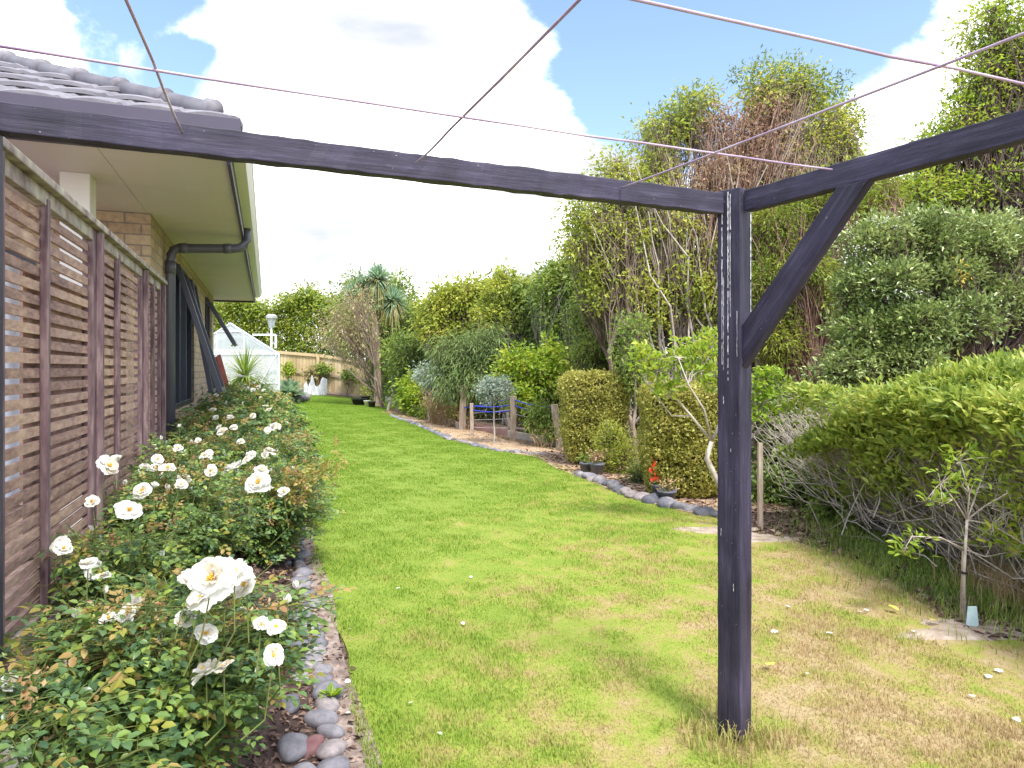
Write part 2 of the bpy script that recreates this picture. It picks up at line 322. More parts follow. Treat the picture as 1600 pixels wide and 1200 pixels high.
def mat_black_wood():
    # dark stained, sawn timber, with bird-lime dribbles on the post (object-space streaks)
    m, nt, out = newmat('black_timber'); tc = nd(nt, 'ShaderNodeTexCoord')
    n = noise(nt, 30, 6, 0.65, tc.outputs['Object'], (0.12, 1, 1)); n2 = noise(nt, 3.0, 5, 0.6, tc.outputs['Object'])
    n3 = noise(nt, 90, 2, 0.5, tc.outputs['Object'])
    nf_ = noise(nt, 130, 4, 0.7, tc.outputs['Object'], (0.035, 1, 1)); av = nd(nt, 'ShaderNodeMix'); av.data_type = 'FLOAT'; av.inputs[0].default_value = .5; nt.links.new(n.outputs['Fac'], av.inputs[2]); nt.links.new(nf_.outputs['Fac'], av.inputs[3])
    r = ramp(nt, [(0.33,(0.008,0.007,0.012)),(0.42,(0.022,0.019,0.036)),(0.54,(0.036,0.032,0.057)),(0.70,(0.075,0.068,0.105))]); nt.links.new(av.outputs[0], r.inputs[0])
    r2 = ramp(nt, [(0.35,(0.75,0.75,0.75)),(0.7,(1.6,1.55,1.6))]); nt.links.new(n2.outputs['Fac'], r2.inputs[0])
    mx = nd(nt, 'ShaderNodeMix'); mx.data_type = 'RGBA'; mx.blend_type = 'MULTIPLY'; mx.inputs[0].default_value = 1
    nt.links.new(r.outputs[0], mx.inputs[6]); nt.links.new(r2.outputs[0], mx.inputs[7])
    vo = nd(nt, 'ShaderNodeTexVoronoi'); vo.inputs['Scale'].default_value = 2.6; vm_ = nd(nt, 'ShaderNodeMapping'); vm_.inputs['Scale'].default_value = (1, 2.2, 2.2); nt.links.new(tc.outputs['Object'], vm_.inputs[0]); nt.links.new(vm_.outputs[0], vo.inputs['Vector'])
    ad = nd(nt, 'ShaderNodeMath'); ad.operation = 'MULTIPLY_ADD'; ad.inputs[1].default_value = .12; nt.links.new(n.outputs['Fac'], ad.inputs[0]); nt.links.new(vo.outputs['Distance'], ad.inputs[2])
    kr = ramp(nt, [(0.10,(.25,.25,.25)),(0.15,(1.5,1.5,1.5)),(0.19,(.45,.45,.45)),(0.26,(1,1,1))]); nt.links.new(ad.outputs[0], kr.inputs[0])
    mk = nd(nt, 'ShaderNodeMix'); mk.data_type = 'RGBA'; mk.blend_type = 'MULTIPLY'; mk.inputs[0].default_value = 1; nt.links.new(mx.outputs[2], mk.inputs[6]); nt.links.new(kr.outputs[0], mk.inputs[7]); mx = mk
    sp = ramp(nt, [(0.735,(0,0,0)),(0.76,(1,1,1))]); nt.links.new(n3.outputs['Fac'], sp.inputs[0])
    m3 = nd(nt, 'ShaderNodeMix'); m3.data_type = 'RGBA'; nt.links.new(sp.outputs[0], m3.inputs[0]); nt.links.new(mx.outputs[2], m3.inputs[6]); m3.inputs[7].default_value = (0.22,0.21,0.24,1)
    p = nd(nt, 'ShaderNodeBsdfPrincipled'); p.inputs['Roughness'].default_value = 0.6; p.inputs['Specular IOR Level'].default_value = 0.35
    b = nd(nt, 'ShaderNodeBump'); b.inputs['Strength'].default_value = 0.9; b.inputs['Distance'].default_value = 0.003; nt.links.new(av.outputs[0], b.inputs['Height']); nt.links.new(b.outputs[0], p.inputs['Normal'])
    nt.links.new(m3.outputs[2], p.inputs['Base Color']); nt.links.new(p.outputs[0], out.inputs[0]); return m
M['black_wood'] = mat_black_wood()
M['lime'] = simple('lime', [(0.45,0.45,0.46),(0.75,0.75,0.76)], 40, 0.8, 0.1)
M['knot'] = simple('knot', [(0.012,0.011,0.016),(0.03,0.028,0.04)], 60, 0.6, 0.5)
def mat_slat():
    m, nt, out = newmat('cedar_slat'); g = nd(nt, 'ShaderNodeNewGeometry'); tc = nd(nt, 'ShaderNodeTexCoord')
    n = noise(nt, 14, 6, 0.65, tc.outputs['Object'], (0.15, 1, 3.5)); n2 = noise(nt, 1.6, 4, 0.6, tc.outputs['Object'])
    ad = nd(nt, 'ShaderNodeMath'); ad.operation = 'MULTIPLY_ADD'; ad.inputs[1].default_value = 0.25
    nt.links.new(g.outputs['Random Per Island'], ad.inputs[0]); nt.links.new(n.outputs['Fac'], ad.inputs[2])
    r = ramp(nt, [(0.4,(0.18,0.11,0.095)),(0.6,(0.34,0.22,0.18)),(0.78,(0.47,0.33,0.255)),(0.95,(0.58,0.44,0.33))]); nt.links.new(ad.outputs[0], r.inputs[0])
    r2 = ramp(nt, [(0.35,(0.8,0.75,0.82)),(0.65,(1.15,1.15,1.05))]); nt.links.new(n2.outputs['Fac'], r2.inputs[0])
    mx = nd(nt, 'ShaderNodeMix'); mx.data_type = 'RGBA'; mx.blend_type = 'MULTIPLY'; mx.inputs[0].default_value = 1
    nt.links.new(r.outputs[0], mx.inputs[6]); nt.links.new(r2.outputs[0], mx.inputs[7])
    p = nd(nt, 'ShaderNodeBsdfPrincipled'); p.inputs['Roughness'].default_value = 0.8
    b = nd(nt, 'ShaderNodeBump'); b.inputs['Strength'].default_value = 0.4; b.inputs['Distance'].default_value = 0.003; nt.links.new(n.outputs['Fac'], b.inputs['Height']); nt.links.new(b.outputs[0], p.inputs['Normal'])
    nt.links.new(mx.outputs[2], p.inputs['Base Color']); nt.links.new(p.outputs[0], out.inputs[0]); return m
M['slat'] = mat_slat()
M['trellis_frame'] = simple('trellis_frame', [(0.085,0.05,0.065),(0.17,0.11,0.12),(0.30,0.22,0.22)], 8, 0.75, 0.3, (5,5,0.8), dist=0.004)
M['cap'] = simple('cap', [(0.13,0.09,0.09),(0.32,0.27,0.24),(0.46,0.45,0.34)], 4, 0.85, 0.3, (3,3,3), dist=0.004)
def mat_brick():
    m, nt, out = newmat('buff_brick'); tc = nd(nt, 'ShaderNodeTexCoord')
    br = nd(nt, 'ShaderNodeTexBrick'); br.inputs['Scale'].default_value = 1.0; br.offset = 0.5
    br.inputs['Brick Width'].default_value = 0.24; br.inputs['Row Height'].default_value = 0.086; br.inputs['Mortar Size'].default_value = 0.006
    br.inputs['Color1'].default_value = (0.50,0.39,0.27,1); br.inputs['Color2'].default_value = (0.38,0.26,0.19,1); br.inputs['Mortar'].default_value = (0.26,0.225,0.20,1); br.inputs['Bias'].default_value = -0.2
    nt.links.new(tc.outputs['UV'], br.inputs['Vector'])
    n = noise(nt, 20, 5, 0.6, tc.outputs['UV']); r2 = ramp(nt, [(0.3,(0.75,0.75,0.78)),(0.7,(1.2,1.18,1.12))]); nt.links.new(n.outputs['Fac'], r2.inputs[0])
    mx = nd(nt, 'ShaderNodeMix'); mx.data_type = 'RGBA'; mx.blend_type = 'MULTIPLY'; mx.inputs[0].default_value = 1
    nt.links.new(br.outputs['Color'], mx.inputs[6]); nt.links.new(r2.outputs[0], mx.inputs[7])
    p = nd(nt, 'ShaderNodeBsdfPrincipled'); p.inputs['Roughness'].default_value = 0.9
    b = nd(nt, 'ShaderNodeBump'); b.invert = True; b.inputs['Strength'].default_value = 0.7; b.inputs['Distance'].default_value = 0.01; nt.links.new(br.outputs['Fac'], b.inputs['Height']); nt.links.new(b.outputs[0], p.inputs['Normal'])
    nt.links.new(mx.outputs[2], p.inputs['Base Color']); nt.links.new(p.outputs[0], out.inputs[0]); return m
M['brick'] = mat_brick()
def mat_glass(name, col, a):
    m, nt, out = newmat(name); t = nd(nt, 'ShaderNodeBsdfTransparent'); t.inputs[0].default_value = (*col, 1)
    p = nd(nt, 'ShaderNodeBsdfPrincipled'); p.inputs['Base Color'].default_value = (*col, 1); p.inputs['Roughness'].default_value = 0.08 if a < .5 else 0.35; p.inputs['Specular IOR Level'].default_value = 0.8
    ms = nd(nt, 'ShaderNodeMixShader'); ms.inputs[0].default_value = a
    nt.links.new(t.outputs[0], ms.inputs[1]); nt.links.new(p.outputs[0], ms.inputs[2]); nt.links.new(ms.outputs[0], out.inputs[0]); return m
M['glass'] = mat_glass('window_glass', (0.35,0.42,0.5), 0.25)
M['poly'] = mat_glass('polycarbonate', (0.82,0.88,0.90), 0.38)
M['clear'] = mat_glass('door_glass', (0.95,0.97,1.0), 0.06)
def mat_lawn(name, blades):
    m, nt, out = newmat(name); g = nd(nt, 'ShaderNodeNewGeometry'); sx = nd(nt, 'ShaderNodeSeparateXYZ'); nt.links.new(g.outputs['Position'], sx.inputs[0])
    # dryness: the near right-hand lawn is browned off, the far lawn is lush
    def mth(op, a, b=None, c=None, clamp=False):
        n = nd(nt, 'ShaderNodeMath'); n.operation = op; n.use_clamp = clamp
        for i, v in enumerate((a, b, c)):
            if v is None: continue
            if isinstance(v, (int, float)): n.inputs[i].default_value = v
            else: nt.links.new(v, n.inputs[i])
        return n.outputs[0]
    n1 = noise(nt, 1.1, 5, 0.6); n2 = noise(nt, 5.0, 5, 0.65); n3 = noise(nt, 0.35, 3, 0.5)
    rx = mth('MULTIPLY_ADD', sx.outputs[0], 0.26, 0.22); ry = mth('MULTIPLY_ADD', sx.outputs[1], -0.085, 0.36)
    dry = mth('ADD', rx, ry); dry = mth('ADD', dry, 0.05)
    dry = mth('ADD', dry, mth('MULTIPLY_ADD', n1.outputs['Fac'], 1.5, -0.75)); dry = mth('ADD', dry, mth('MULTIPLY_ADD', n2.outputs['Fac'], 2.4, -1.2)); dry = mth('ADD', dry, mth('MULTIPLY_ADD', n3.outputs['Fac'], 0.6, -0.3))
    if blades: dry = mth('ADD', dry, mth('MULTIPLY_ADD', g.outputs['Random Per Island'], 0.7, -0.35))
    dry = mth('ADD', dry, 0.0, clamp=True)
    if blades: r = ramp(nt, [(0,(0.21,0.335,0.04)),(0.3,(0.28,0.375,0.055)),(0.5,(0.38,0.39,0.11)),(0.72,(0.42,0.37,0.13)),(1,(0.45,0.33,0.17))])
    else: r = ramp(nt, [(0,(0.21,0.29,0.035)),(0.3,(0.25,0.31,0.045)),(0.5,(0.29,0.31,0.065)),(0.72,(0.34,0.29,0.10)),(1,(0.40,0.31,0.17))])
    nt.links.new(dry, r.inputs[0])
    p = nd(nt, 'ShaderNodeBsdfPrincipled'); p.inputs['Roughness'].default_value = 0.6; p.inputs['Specular IOR Level'].default_value = 0.25
    nt.links.new(r.outputs[0], p.inputs['Base Color'])
    if blades:
        t = nd(nt, 'ShaderNodeBsdfTranslucent'); ms = nd(nt, 'ShaderNodeMixShader'); ms.inputs[0].default_value = 0.35
        nt.links.new(r.outputs[0], t.inputs[0]); nt.links.new(p.outputs[0], ms.inputs[1]); nt.links.new(t.outputs[0], ms.inputs[2]); nt.links.new(ms.outputs[0], out.inputs[0])
    else:
        n4 = noise(nt, 60, 4, 0.7); b = nd(nt, 'ShaderNodeBump'); b.inputs['Strength'].default_value = 0.6; b.inputs['Distance'].default_value = 0.02
        nt.links.new(n4.outputs['Fac'], b.inputs['Height']); nt.links.new(b.outputs[0], p.inputs['Normal']); nt.links.new(p.outputs[0], out.inputs[0])
    return m
M['lawn'] = mat_lawn('lawn_turf', False); M['blades'] = mat_lawn('grass_blades', True)
M['soil'] = simple('soil', [(0.09,0.06,0.045),(0.16,0.11,0.085),(0.24,0.18,0.14)], 7, 0.95, 0.8, dist=0.03)
M['mulch'] = simple('mulch', [(0.035,0.022,0.02),(0.075,0.048,0.04),(0.14,0.09,0.075)], 14, 0.95, 0.9, dist=0.03)
M['sand'] = simple('sand', [(0.22,0.17,0.13),(0.36,0.29,0.23),(0.48,0.41,0.35)], 12, 0.95, 0.7, dist=0.02)
M['dirt'] = simple('dirt', [(0.13,0.10,0.085),(0.26,0.20,0.17),(0.42,0.35,0.31)], 16, 0.95, 0.9, dist=0.02)
M['drybed'] = simple('drybed', [(0.28,0.19,0.12),(0.42,0.30,0.20),(0.52,0.40,0.30)], 6, 0.95, 0.7, dist=0.02)
# ------------------------------------------------------------------ ground sheets
def grid_sheet(name, rows, mat, dz, label=None, kind='structure'):
    """rows: list of (list of xy) all equal length"""
    n = len(rows[0]); V = []
    for r in rows:
        a = np.array(r); V.append(np.c_[a, ground(a[:, 0], a[:, 1])+dz])
    V = np.concatenate(V); Fc = []
    k = len(rows)
    i = (np.arange(k-1)[:, None]*n+np.arange(n-1)[None, :]).ravel()
    Fc = np.stack([i, i+1, i+n+1, i+n], 1)
    o = link(name, mesh_from(name, V, Fc, True), mat); tag(o, kind=kind)
    return o
ys = np.concatenate([np.linspace(-4, 12, 130), np.linspace(12.3, 40, 90), [60, 90, 150, 300, 700]])
xs = np.concatenate([[-600, -200, -80, -40, -20], np.linspace(-14, 8, 170), [12, 20, 40, 100, 300, 600]])
grid_sheet('ground', [[(x, y) for x in xs] for y in ys], M['soil'], -0.004)
def cleft(y): return 0.355+0.025*np.sin(y*2.3)+0.015*np.sin(y*6.1)
edge = [(1640,1012),(1520,1000),(1450,955),(1400,922),(1330,880),(1250,848),(1190,838),(1120,812),(1040,795),(960,768),(900,745),(840,716),(790,706),(740,697),(700,688),(660,666),(620,652),(596,643)]
EP = np.array([gp(*e)[:2] for e in edge]); 
EP = np.vstack([[5.0, -4], [4.0, 1.5], EP])
EP = EP[np.argsort(EP[:, 1])]
def xright(y): return np.interp(y, EP[:, 1], EP[:, 0])+0.03*np.sin(np.asarray(y)*3.1)
YEND = 29.3
rows = []
for y in np.concatenate([np.linspace(-4, 12, 130), np.linspace(12.3, YEND, 60)]):
    xl = -0.36*y+float(cleft(y)); 
    if y > 19: xl -= (y-19)*0.25
    xr = float(xright(y))
    rows.append([(xl+(xr-xl)*t, y) for t in np.linspace(0, 1, 60)])
grid_sheet('lawn', rows, M['lawn'], 0.008)
# mulch of the rose bed, bare dirt strip beside the stones
rows = [[(-0.36*y+c, y) for c in np.linspace(-0.95, 0.30, 30)] for y in np.linspace(-2, 17, 200)]
grid_sheet('flower_bed_soil', rows, M['mulch'], 0.002)
rows = [[(-0.36*y+c, y) for c in np.linspace(0.20, 0.385+0.02*math.sin(y*3.3), 8)] for y in np.linspace(-2, 18, 200)]
grid_sheet('dirt_strip', rows, M['dirt'], 0.011)
# dry border bed on the right behind its stone edging
rows = []
for y in np.linspace(6.6, 22, 90):
    xr = float(xright(y)); rows.append([(xr-0.03+(1.1+0.1*math.sin(y))*t, y) for t in np.linspace(0, 1, 14)])
grid_sheet('border_soil', rows, M['drybed'], 0.013)
def patch(px, py, rx, ry, mat, ang=0, dz=0.014, n=22):
    c = gp(px, py); V = [(c[0], c[1], c[2]+dz)]; Fc = []; rings = 6
    for k in range(1, rings+1):
        for j in range(n):
            t = 2*math.pi*j/n; w = 1+0.25*math.sin(3*t+px)+0.15*math.sin(5*t+py)
            a = rx*k/rings*w*math.cos(t); b = ry*k/rings*w*math.sin(t)
            x = c[0]+a*math.cos(ang)-b*math.sin(ang); y = c[1]+a*math.sin(ang)+b*math.cos(ang)
            V.append((x, y, g1(x, y)+dz-0.008*(k == rings)))
    for j in range(n): Fc.append((0, 1+j, 1+(j+1) % n))
    for k in range(rings-1):
        for j in range(n): Fc.append((1+k*n+j, 1+(k+1)*n+j, 1+(k+1)*n+(j+1) % n, 1+k*n+(j+1) % n))
    o = link('bare_ground', mesh_from('bare_ground', V, Fc, True), mat); tag(o, kind='structure'); return c, max(rx, ry)
PATCH = [(patch(1530, 990, 0.42, 0.16, M['sand'], 0.1)[0], 0.55, 0.24), (patch(1130, 830, 0.36, 0.18, M['sand'])[0], 0.5, 0.28), (patch(1190, 844, 0.30, 0.14, M['sand'])[0], 0.42, 0.22)]
# ------------------------------------------------------------------ grass
def grass(name, n, ymin, ymax, h, w, mat, pw=1.6, label=None):
    u = rng.random(n); y = ymin+(ymax-ymin)*u**pw
    xl = -0.36*y+cleft(y)+0.01-np.where(y > 19, (y-19)*0.25, 0); xr = xright(y)+0.12
    # stay within the view's reach (with margin for a step to the side)
    xlo = np.maximum(xl-0.02, -0.80*y-0.9); xhi = np.minimum(xr, 0.80*y+0.9)
    x = xlo+(xhi-xlo)*rng.random(n)
    keep = np.ones(n, bool)
    for (c, rx, ry) in PATCH:
        q = ((x-c[0])/rx)**2+((y-c[1])/ry)**2; keep &= rng.random(n) < np.clip((q-0.12)/1.0, 0.10, 1)
    bare = np.sin(x*2.7+1.3)*np.sin(y*2.1+0.5)+0.5*np.sin(x*7.3+y*3.1)
    keep &= ~((bare > 1.15) & (x > -0.2) & (y < 6) & (rng.random(n) < 0.75))
    x = x[keep]; y = y[keep]; n = len(x)
    tuft = np.zeros(n)
    for q_ in range(9):
        a_ = q_*2.39+.3; f_ = 3.0*1.33**q_; tuft += np.sin((x*math.cos(a_)+y*math.sin(a_))*f_+q_*1.7)/3.0
    tuft = 0.85+0.40*np.clip(tuft, -1, 1.3)
    hh = h*tuft*rng.uniform(0.5, 1.3, n)*(1+y*0.012); ww = w*(0.7+y*0.11)
    az = rng.random(n)*2*math.pi; d = np.c_[np.cos(az), np.sin(az), np.zeros(n)]; l = np.c_[np.cos(az+1.3), np.sin(az+1.3), np.zeros(n)]*rng.uniform(0.15, 0.95, n)[:, None]
    P = np.c_[x, y, ground(x, y)+0.004]
    up = np.array([0, 0, 1.0])
    m_ = P+(l*0.35+up*0.65)*hh[:, None]; t_ = P+(l*1.0+up*0.85)*hh[:, None]
    V = np.stack([P-d*ww[:, None]/2, P+d*ww[:, None]/2, m_+d*ww[:, None]*0.42, m_-d*ww[:, None]*0.42, t_], 1).reshape(-1, 3)
    i = np.arange(n)*5
    Fc = np.concatenate([np.stack([i, i+1, i+2], 1), np.stack([i, i+2, i+3], 1), np.stack([i+3, i+2, i+4], 1)], 0)
    o = link(name, mesh_from(name, V, Fc), mat)
    tag(o, label, 'grass', kind='stuff'); return o
grass('lawn_grass', 560000, 1.9, 28.5, 0.022, 0.0029, M['blades'], 2.0, 'short lawn grass, lush green far off and browned in the foreground')
# longer grass tufts under the hedge and around the post
def tufts(name, label, cx, cy, rx, ry, n, h, w, mat, cat='grass', kind='stuff'):
    x = cx+rng.normal(size=n)*rx; y = cy+rng.normal(size=n)*ry; az = rng.random(n)*2*math.pi
    P = np.c_[x, y, ground(x, y)]; D = np.c_[np.cos(az)*0.5, np.sin(az)*0.5, rng.uniform(0.5, 1.3, n)]
    V, Fc = blade_geo(P, D, h*rng.uniform(0.4, 1.3, n), w)
    o = link(name, mesh_from(name, V, Fc), mat); tag(o, label, cat, kind=kind); return o
p0 = gp(1145, 1160)
tufts('grass_tuft', 'long green grass left uncut round the foot of the black post', p0[0], p0[1]-0.02, 0.12, 0.09, 700, 0.075, 0.004, M['blades'])
q = gp(1400, 885); tufts('rough_grass', 'rough shaded green grass along the foot of the clipped hedge', q[0]+0.2, q[1]-0.1, 0.28, 0.75, 9000, 0.085, 0.005, M['leaf_mid'])
q = gp(1560, 950); tufts('dry_grass', 'tangled dry straw coloured grass under the hedge behind the sapling', q[0]+0.38, q[1]+.1, 0.17, 0.22, 4500, 0.20, 0.0045, M['straw'])
def scatter(name, label, n, fx, h, mat, L, Wd, cat):
    x, y = fx(n); P = np.c_[x, y, ground(x, y)+h*rng.random(n)+0.004]
    N = unit(rdir(n)*0.5+np.array([0, 0, 1.0])); D = rdir(n); D[:, 2] *= 0.25
    sz = rng.uniform(0.4, 1.4, n)
    V, Fc = leaves_geo(P, D, N, L*sz, Wd*sz, 0.2, 0.2); o = link(name, mesh_from(name, V, Fc), mat); tag(o, label, cat, kind='stuff')
def f_bed(n):
    y = 0.9+16*rng.random(n)**1.8; c = rng.uniform(-0.9, 0.24, n); c[:3000] = rng.uniform(.22,.38,3000); return -0.36*y+c, y
scatter('leaf_litter', 'brown bark mulch and fallen leaves covering the rose bed', 26000, f_bed, 0.012, M['litter'], 0.035, 0.016, 'mulch')
def f_bor(n):
    y = 6.8+15*rng.random(n); return xright(y)+rng.random(n)*1.3, y
scatter('dry_litter', 'dry tan leaf litter over the right hand border', 14000, f_bor, 0.012, M['straw'], 0.045, 0.02, 'leaf litter')
def f_under(n):
    y = 2.5+9*rng.random(n); return xright(y)+rng.random(n)**0.8*2.0, y
scatter('shade_litter', 'dead leaves lying in the shade beneath the hedge', 16000, f_under, 0.015, M['litter'], 0.06, 0.028, 'leaf litter')
# ------------------------------------------------------------------ stones
def stone_mesh(seed):
    r = np.random.default_rng(seed); import bmesh
    bm = bmesh.new(); bmesh.ops.create_icosphere(bm, subdivisions=3, radius=1.0)
    ph = r.random(6)*6; 
    for v in bm.verts:
        c = v.co; k = 1+0.13*math.sin(c.x*2.2+ph[0])*math.sin(c.y*2.5+ph[1])+0.09*math.sin(c.z*3+ph[2]+c.x*2)+0.03*math.sin(c.y*7+ph[3])
        v.co = c*k; v.co.z *= 0.72
    me = bpy.data.meshes.new('stone'); bm.to_mesh(me); bm.free()
    me.polygons.foreach_set('use_smooth', np.ones(len(me.polygons), bool)); me.materials.append(M['stone']); return me
SM = [stone_mesh(i) for i in range(7)]
def stone(x, y, s, label, group, dz=0.25, sx=1.0):
    o = bpy.data.objects.new('river_stone', SM[random.randrange(7)]); COL.objects.link(o)
    o.location = (x, y, g1(x, y)+s*dz); o.scale = (s*sx*random.uniform(0.85, 1.2), s*random.uniform(0.9, 1.35), s*random.uniform(0.8, 1.05)); o.rotation_euler = (random.uniform(-.2, .2), random.uniform(-.2, .2), random.uniform(0, 6.28))
    tag(o, label, 'stone', group); return o
y = 1.35; k = 0
while y < 15.5:
    s = random.uniform(0.034, 0.058)
    if y < 3: s *= 1.12
    stone(-0.36*y+0.235+random.uniform(-0.03, 0.03), y, s, 'rounded grey river stone in the edging between rose bed and lawn', 'river stones edging the rose bed')
    if random.random() < (0.75 if y < 3.2 else 0.25):
        stone(-0.36*y+0.13+random.uniform(-0.04, 0.03), y+random.uniform(-.03, .03), s*random.uniform(0.6, 1.05), 'rounded grey river stone in the edging between rose bed and lawn', 'river stones edging the rose bed')
    y += s*random.uniform(1.7, 2.3)
for (px, py, s, lb) in [(484,1185,0.05,'reddish brown cobble at the bottom edge of the photo beside the rose bed')]:
    p = gp(px, py); o = stone(p[0], p[1], s, lb, 'river stones edging the rose bed')
    o.data = o.data.copy(); o.data.materials.clear(); o.data.materials.append(simple('red_cobble', [(0.16,0.07,0.075),(0.26,0.14,0.14)], 18, 0.7, 0.3)); tag(o, lb)
def stone_row(pts, smin, smax, label, group, jit=0.03):
    P = [gp(*p) for p in pts]
    for a, b in zip(P[:-1], P[1:]):
        L = np.linalg.norm(b-a); t = 0
        while t < L:
            s = random.uniform(smin, smax); c = a+(b-a)*t/L
            stone(c[0]+random.uniform(-jit, jit), c[1]+random.uniform(-jit, jit), s, label, group); t += s*2.0
stone_row([(1120,808),(1040,792),(990,778),(900,742)], 0.06, 0.10, 'pale rounded boulder edging the border by the golden shrubs and pots', 'boulders edging the right border')
stone_row([(850,712),(780,706),(740,697),(700,686),(650,664),(610,650)], 0.04, 0.075, 'small grey stone lining the far border below the timber boards', 'small stones lining the far border')
for i in range(9):
    p = gp(447+i*3.6+random.uniform(-2,2), 629-abs(i-4)*0.9+random.uniform(-1,1)); stone(p[0], p[1], random.uniform(0.16,0.26), 'dark rock in the pile round the succulent by the greenhouse', 'dark rocks round the succulent', 0.4)
# ------------------------------------------------------------------ clothesline frame
PT = 2.069
Apost = np.array([0.848, 2.585]); Lpost = np.array([-1.372, 1.735]); 
dB = np.array([0.493, -0.870]); Bend = Apost+dB*2.35; Dend = Lpost+dB*2.35
cf = thing('clothesline_frame', 'black timber clothesline frame of square posts and beams strung with wire lines', 'clothesline', (Apost[0], Apost[1], g1(*Apost)))
def ebar(name, p, q, w, h, mat, parent, n=24, wob=0.0015, bevel=0.003, up=(0,0,1)):
    """bar as its own object whose local X runs along it"""
    p = np.array(p, float); q = np.array(q, float); L = np.linalg.norm(q-p); d = (q-p)/L
    mb = MB(); mb.bar((0,0,0), (L,0,0), w, h, (0,0,1), n, wob)
    o = mb.build(name, mat, None, bevel=bevel)
    upv = np.array(up, float); yv = np.cross(upv, d); yv /= np.linalg.norm(yv); zv = np.cross(d, yv)
    from mathutils import Matrix
    o.parent = parent; mat4 = Matrix(((d[0],yv[0],zv[0],p[0]),(d[1],yv[1],zv[1],p[1]),(d[2],yv[2],zv[2],p[2]),(0,0,0,1)))
    o.matrix_basis = Matrix.Translation(-parent.location) @ mat4 if parent else mat4
    return o
tA = np.append(unit(Lpost-Apost), 0); tB = np.append(dB, 0); nA = np.array([-tA[1], tA[0], 0])
if nA[1] > 0: nA = -nA
for c in (Apost, Lpost, Bend, Dend):
    gz = g1(*c); top = PT+0.012+(.02 if c is Lpost else 0)
    ebar('post', (c[0], c[1], gz-0.3), (c[0], c[1], top), 0.094, 0.094, M['black_wood'], cf, 30, 0.0012, 0.005, up=((-.70, -.714, 0) if c is Apost else (tA[0], tA[1], 0)))
zb = PT-0.04
def P3(c, z): return np.array([c[0], c[1], z])
def zz_(c): return zb+(.021 if c is Lpost else 0)
def beam(a, b, s=0.049): return ebar('beam', P3(a, zz_(a))+unit(P3(b,0)-P3(a,0))*(.066 if a is Apost else s)+(np.array([.25,.97,0])*.012 if a is Apost else 0), P3(b, zz_(b))-unit(P3(b,0)-P3(a,0))*s, 0.045, 0.078, M['black_wood'], cf, 60, 0.0022, 0.003)
beam(Apost, Lpost); beam(Apost, Bend); beam(Lpost, Dend); beam(Dend, Bend)
def brace(c, sg):
    from mathutils import Matrix
    zt = zb-0.0385; P = [(.049,1.405),(.55,zt),(.44,zt),(.049,1.563)]; V = []
    for o_ in (-.019, .019): V += [P3(c, z)+tB*sg*s_+np.array([-tB[1], tB[0], 0])*o_ for (s_, z) in P]
    d = unit(V[1]-V[0]); yv = np.array([-tB[1], tB[0], 0]); zv = np.cross(d, yv); A = np.array([d, yv, zv]); o0 = P3(c, 1.4)
    mb = MB(); mb.hexa([A@(v-o0) for v in V]); o = mb.build('brace', M['black_wood'], None, bevel=.003); o.parent = cf
    o.matrix_basis = Matrix.Translation(-cf.location) @ Matrix(((*A[:,0],o0[0]),(*A[:,1],o0[1]),(*A[:,2],o0[2]),(0,0,0,1)))
brace(Apost, 1); brace(Bend, -1)
# bird-lime dribbles on the post and brace: thin raised runs
lm = MB()
def drib(off, z0, z1, w, right=False):
    n = int((z0-z1)/0.012); pr = None
    nv, tv = (np.array([.714,-.70,0]), np.array([.70,.714,0])) if right else (np.array([-.70,-.714,0]), np.array([.714,-.70,0]))
    for i in range(n):
        if random.random() < 0.05: continue
        z = z0-(z0-z1)*i/n; ww = w*random.uniform(0.4, 1.3)*(1-0.5*i/n); o_ = off+random.uniform(-.0007, .0007)
        c = P3(Apost, z)+nv*0.0495+tv*o_
        lm.add([c-tv*ww/2, c+tv*ww/2, c+tv*ww/2-[0,0,0.0125], c-tv*ww/2-[0,0,0.0125]], [(0,1,2,3)])
drib(-0.026, 2.06, 1.42, 0.004); drib(-0.002, 2.07, 1.36, 0.005); drib(0.007, 2.06, 1.6, 0.004); drib(0.032, 2.075, 1.62, 0.009, True); drib(0.034, 1.62, 1.45, 0.002); drib(-0.020, 1.75, 1.40, 0.002)
for (o_, z) in [(-0.02, 1.30), (0.01, 1.12), (-0.03, .8), (.02, .6)]: drib(o_, z, z-0.03, 0.003)
lm.build('bird_lime', M['lime'], cf)
ZL = 2.045
def wire(a, b, n=13, sag=0.006, w=0.0032, kink=0.0015):
    a = np.array(a, float); b = np.array(b, float); pts = []
    for i in range(n+1):
        t = i/n; p = a+(b-a)*t; p[2] -= sag*4*t*(1-t); p += rng.normal(size=3)*kink*(0.6 if 0 < i < n else 0); pts.append(p)
    mb = MB(); mb.tube(pts, w, 8); mb.build('line_wire', M['line'], cf, True)
def lw(px1, py1, Y1, px2, py2, ext):
    a = W(px1, py1, Y1); Y2 = (a[2]-HC)*F/(HY-py2); b = W(px2, py2, Y2); e = b+(b-a)*ext; return a, e
for args, kk in [((285,208,1.86,200,0,1.9),.0022),((650,255,2.10,900,0,1.15),.002),((970,294,2.385,1600,48,0.9),.001),((1300,265,2.16,0,72,0.05),.0012)]:
    a, e = lw(*args); wire(a, e, kink=kk)
a = W(1015, 0, 1.183); b = W(1600, 130, 1.526); wire(a-(b-a)*1.4, b+(b-a)*0.18)
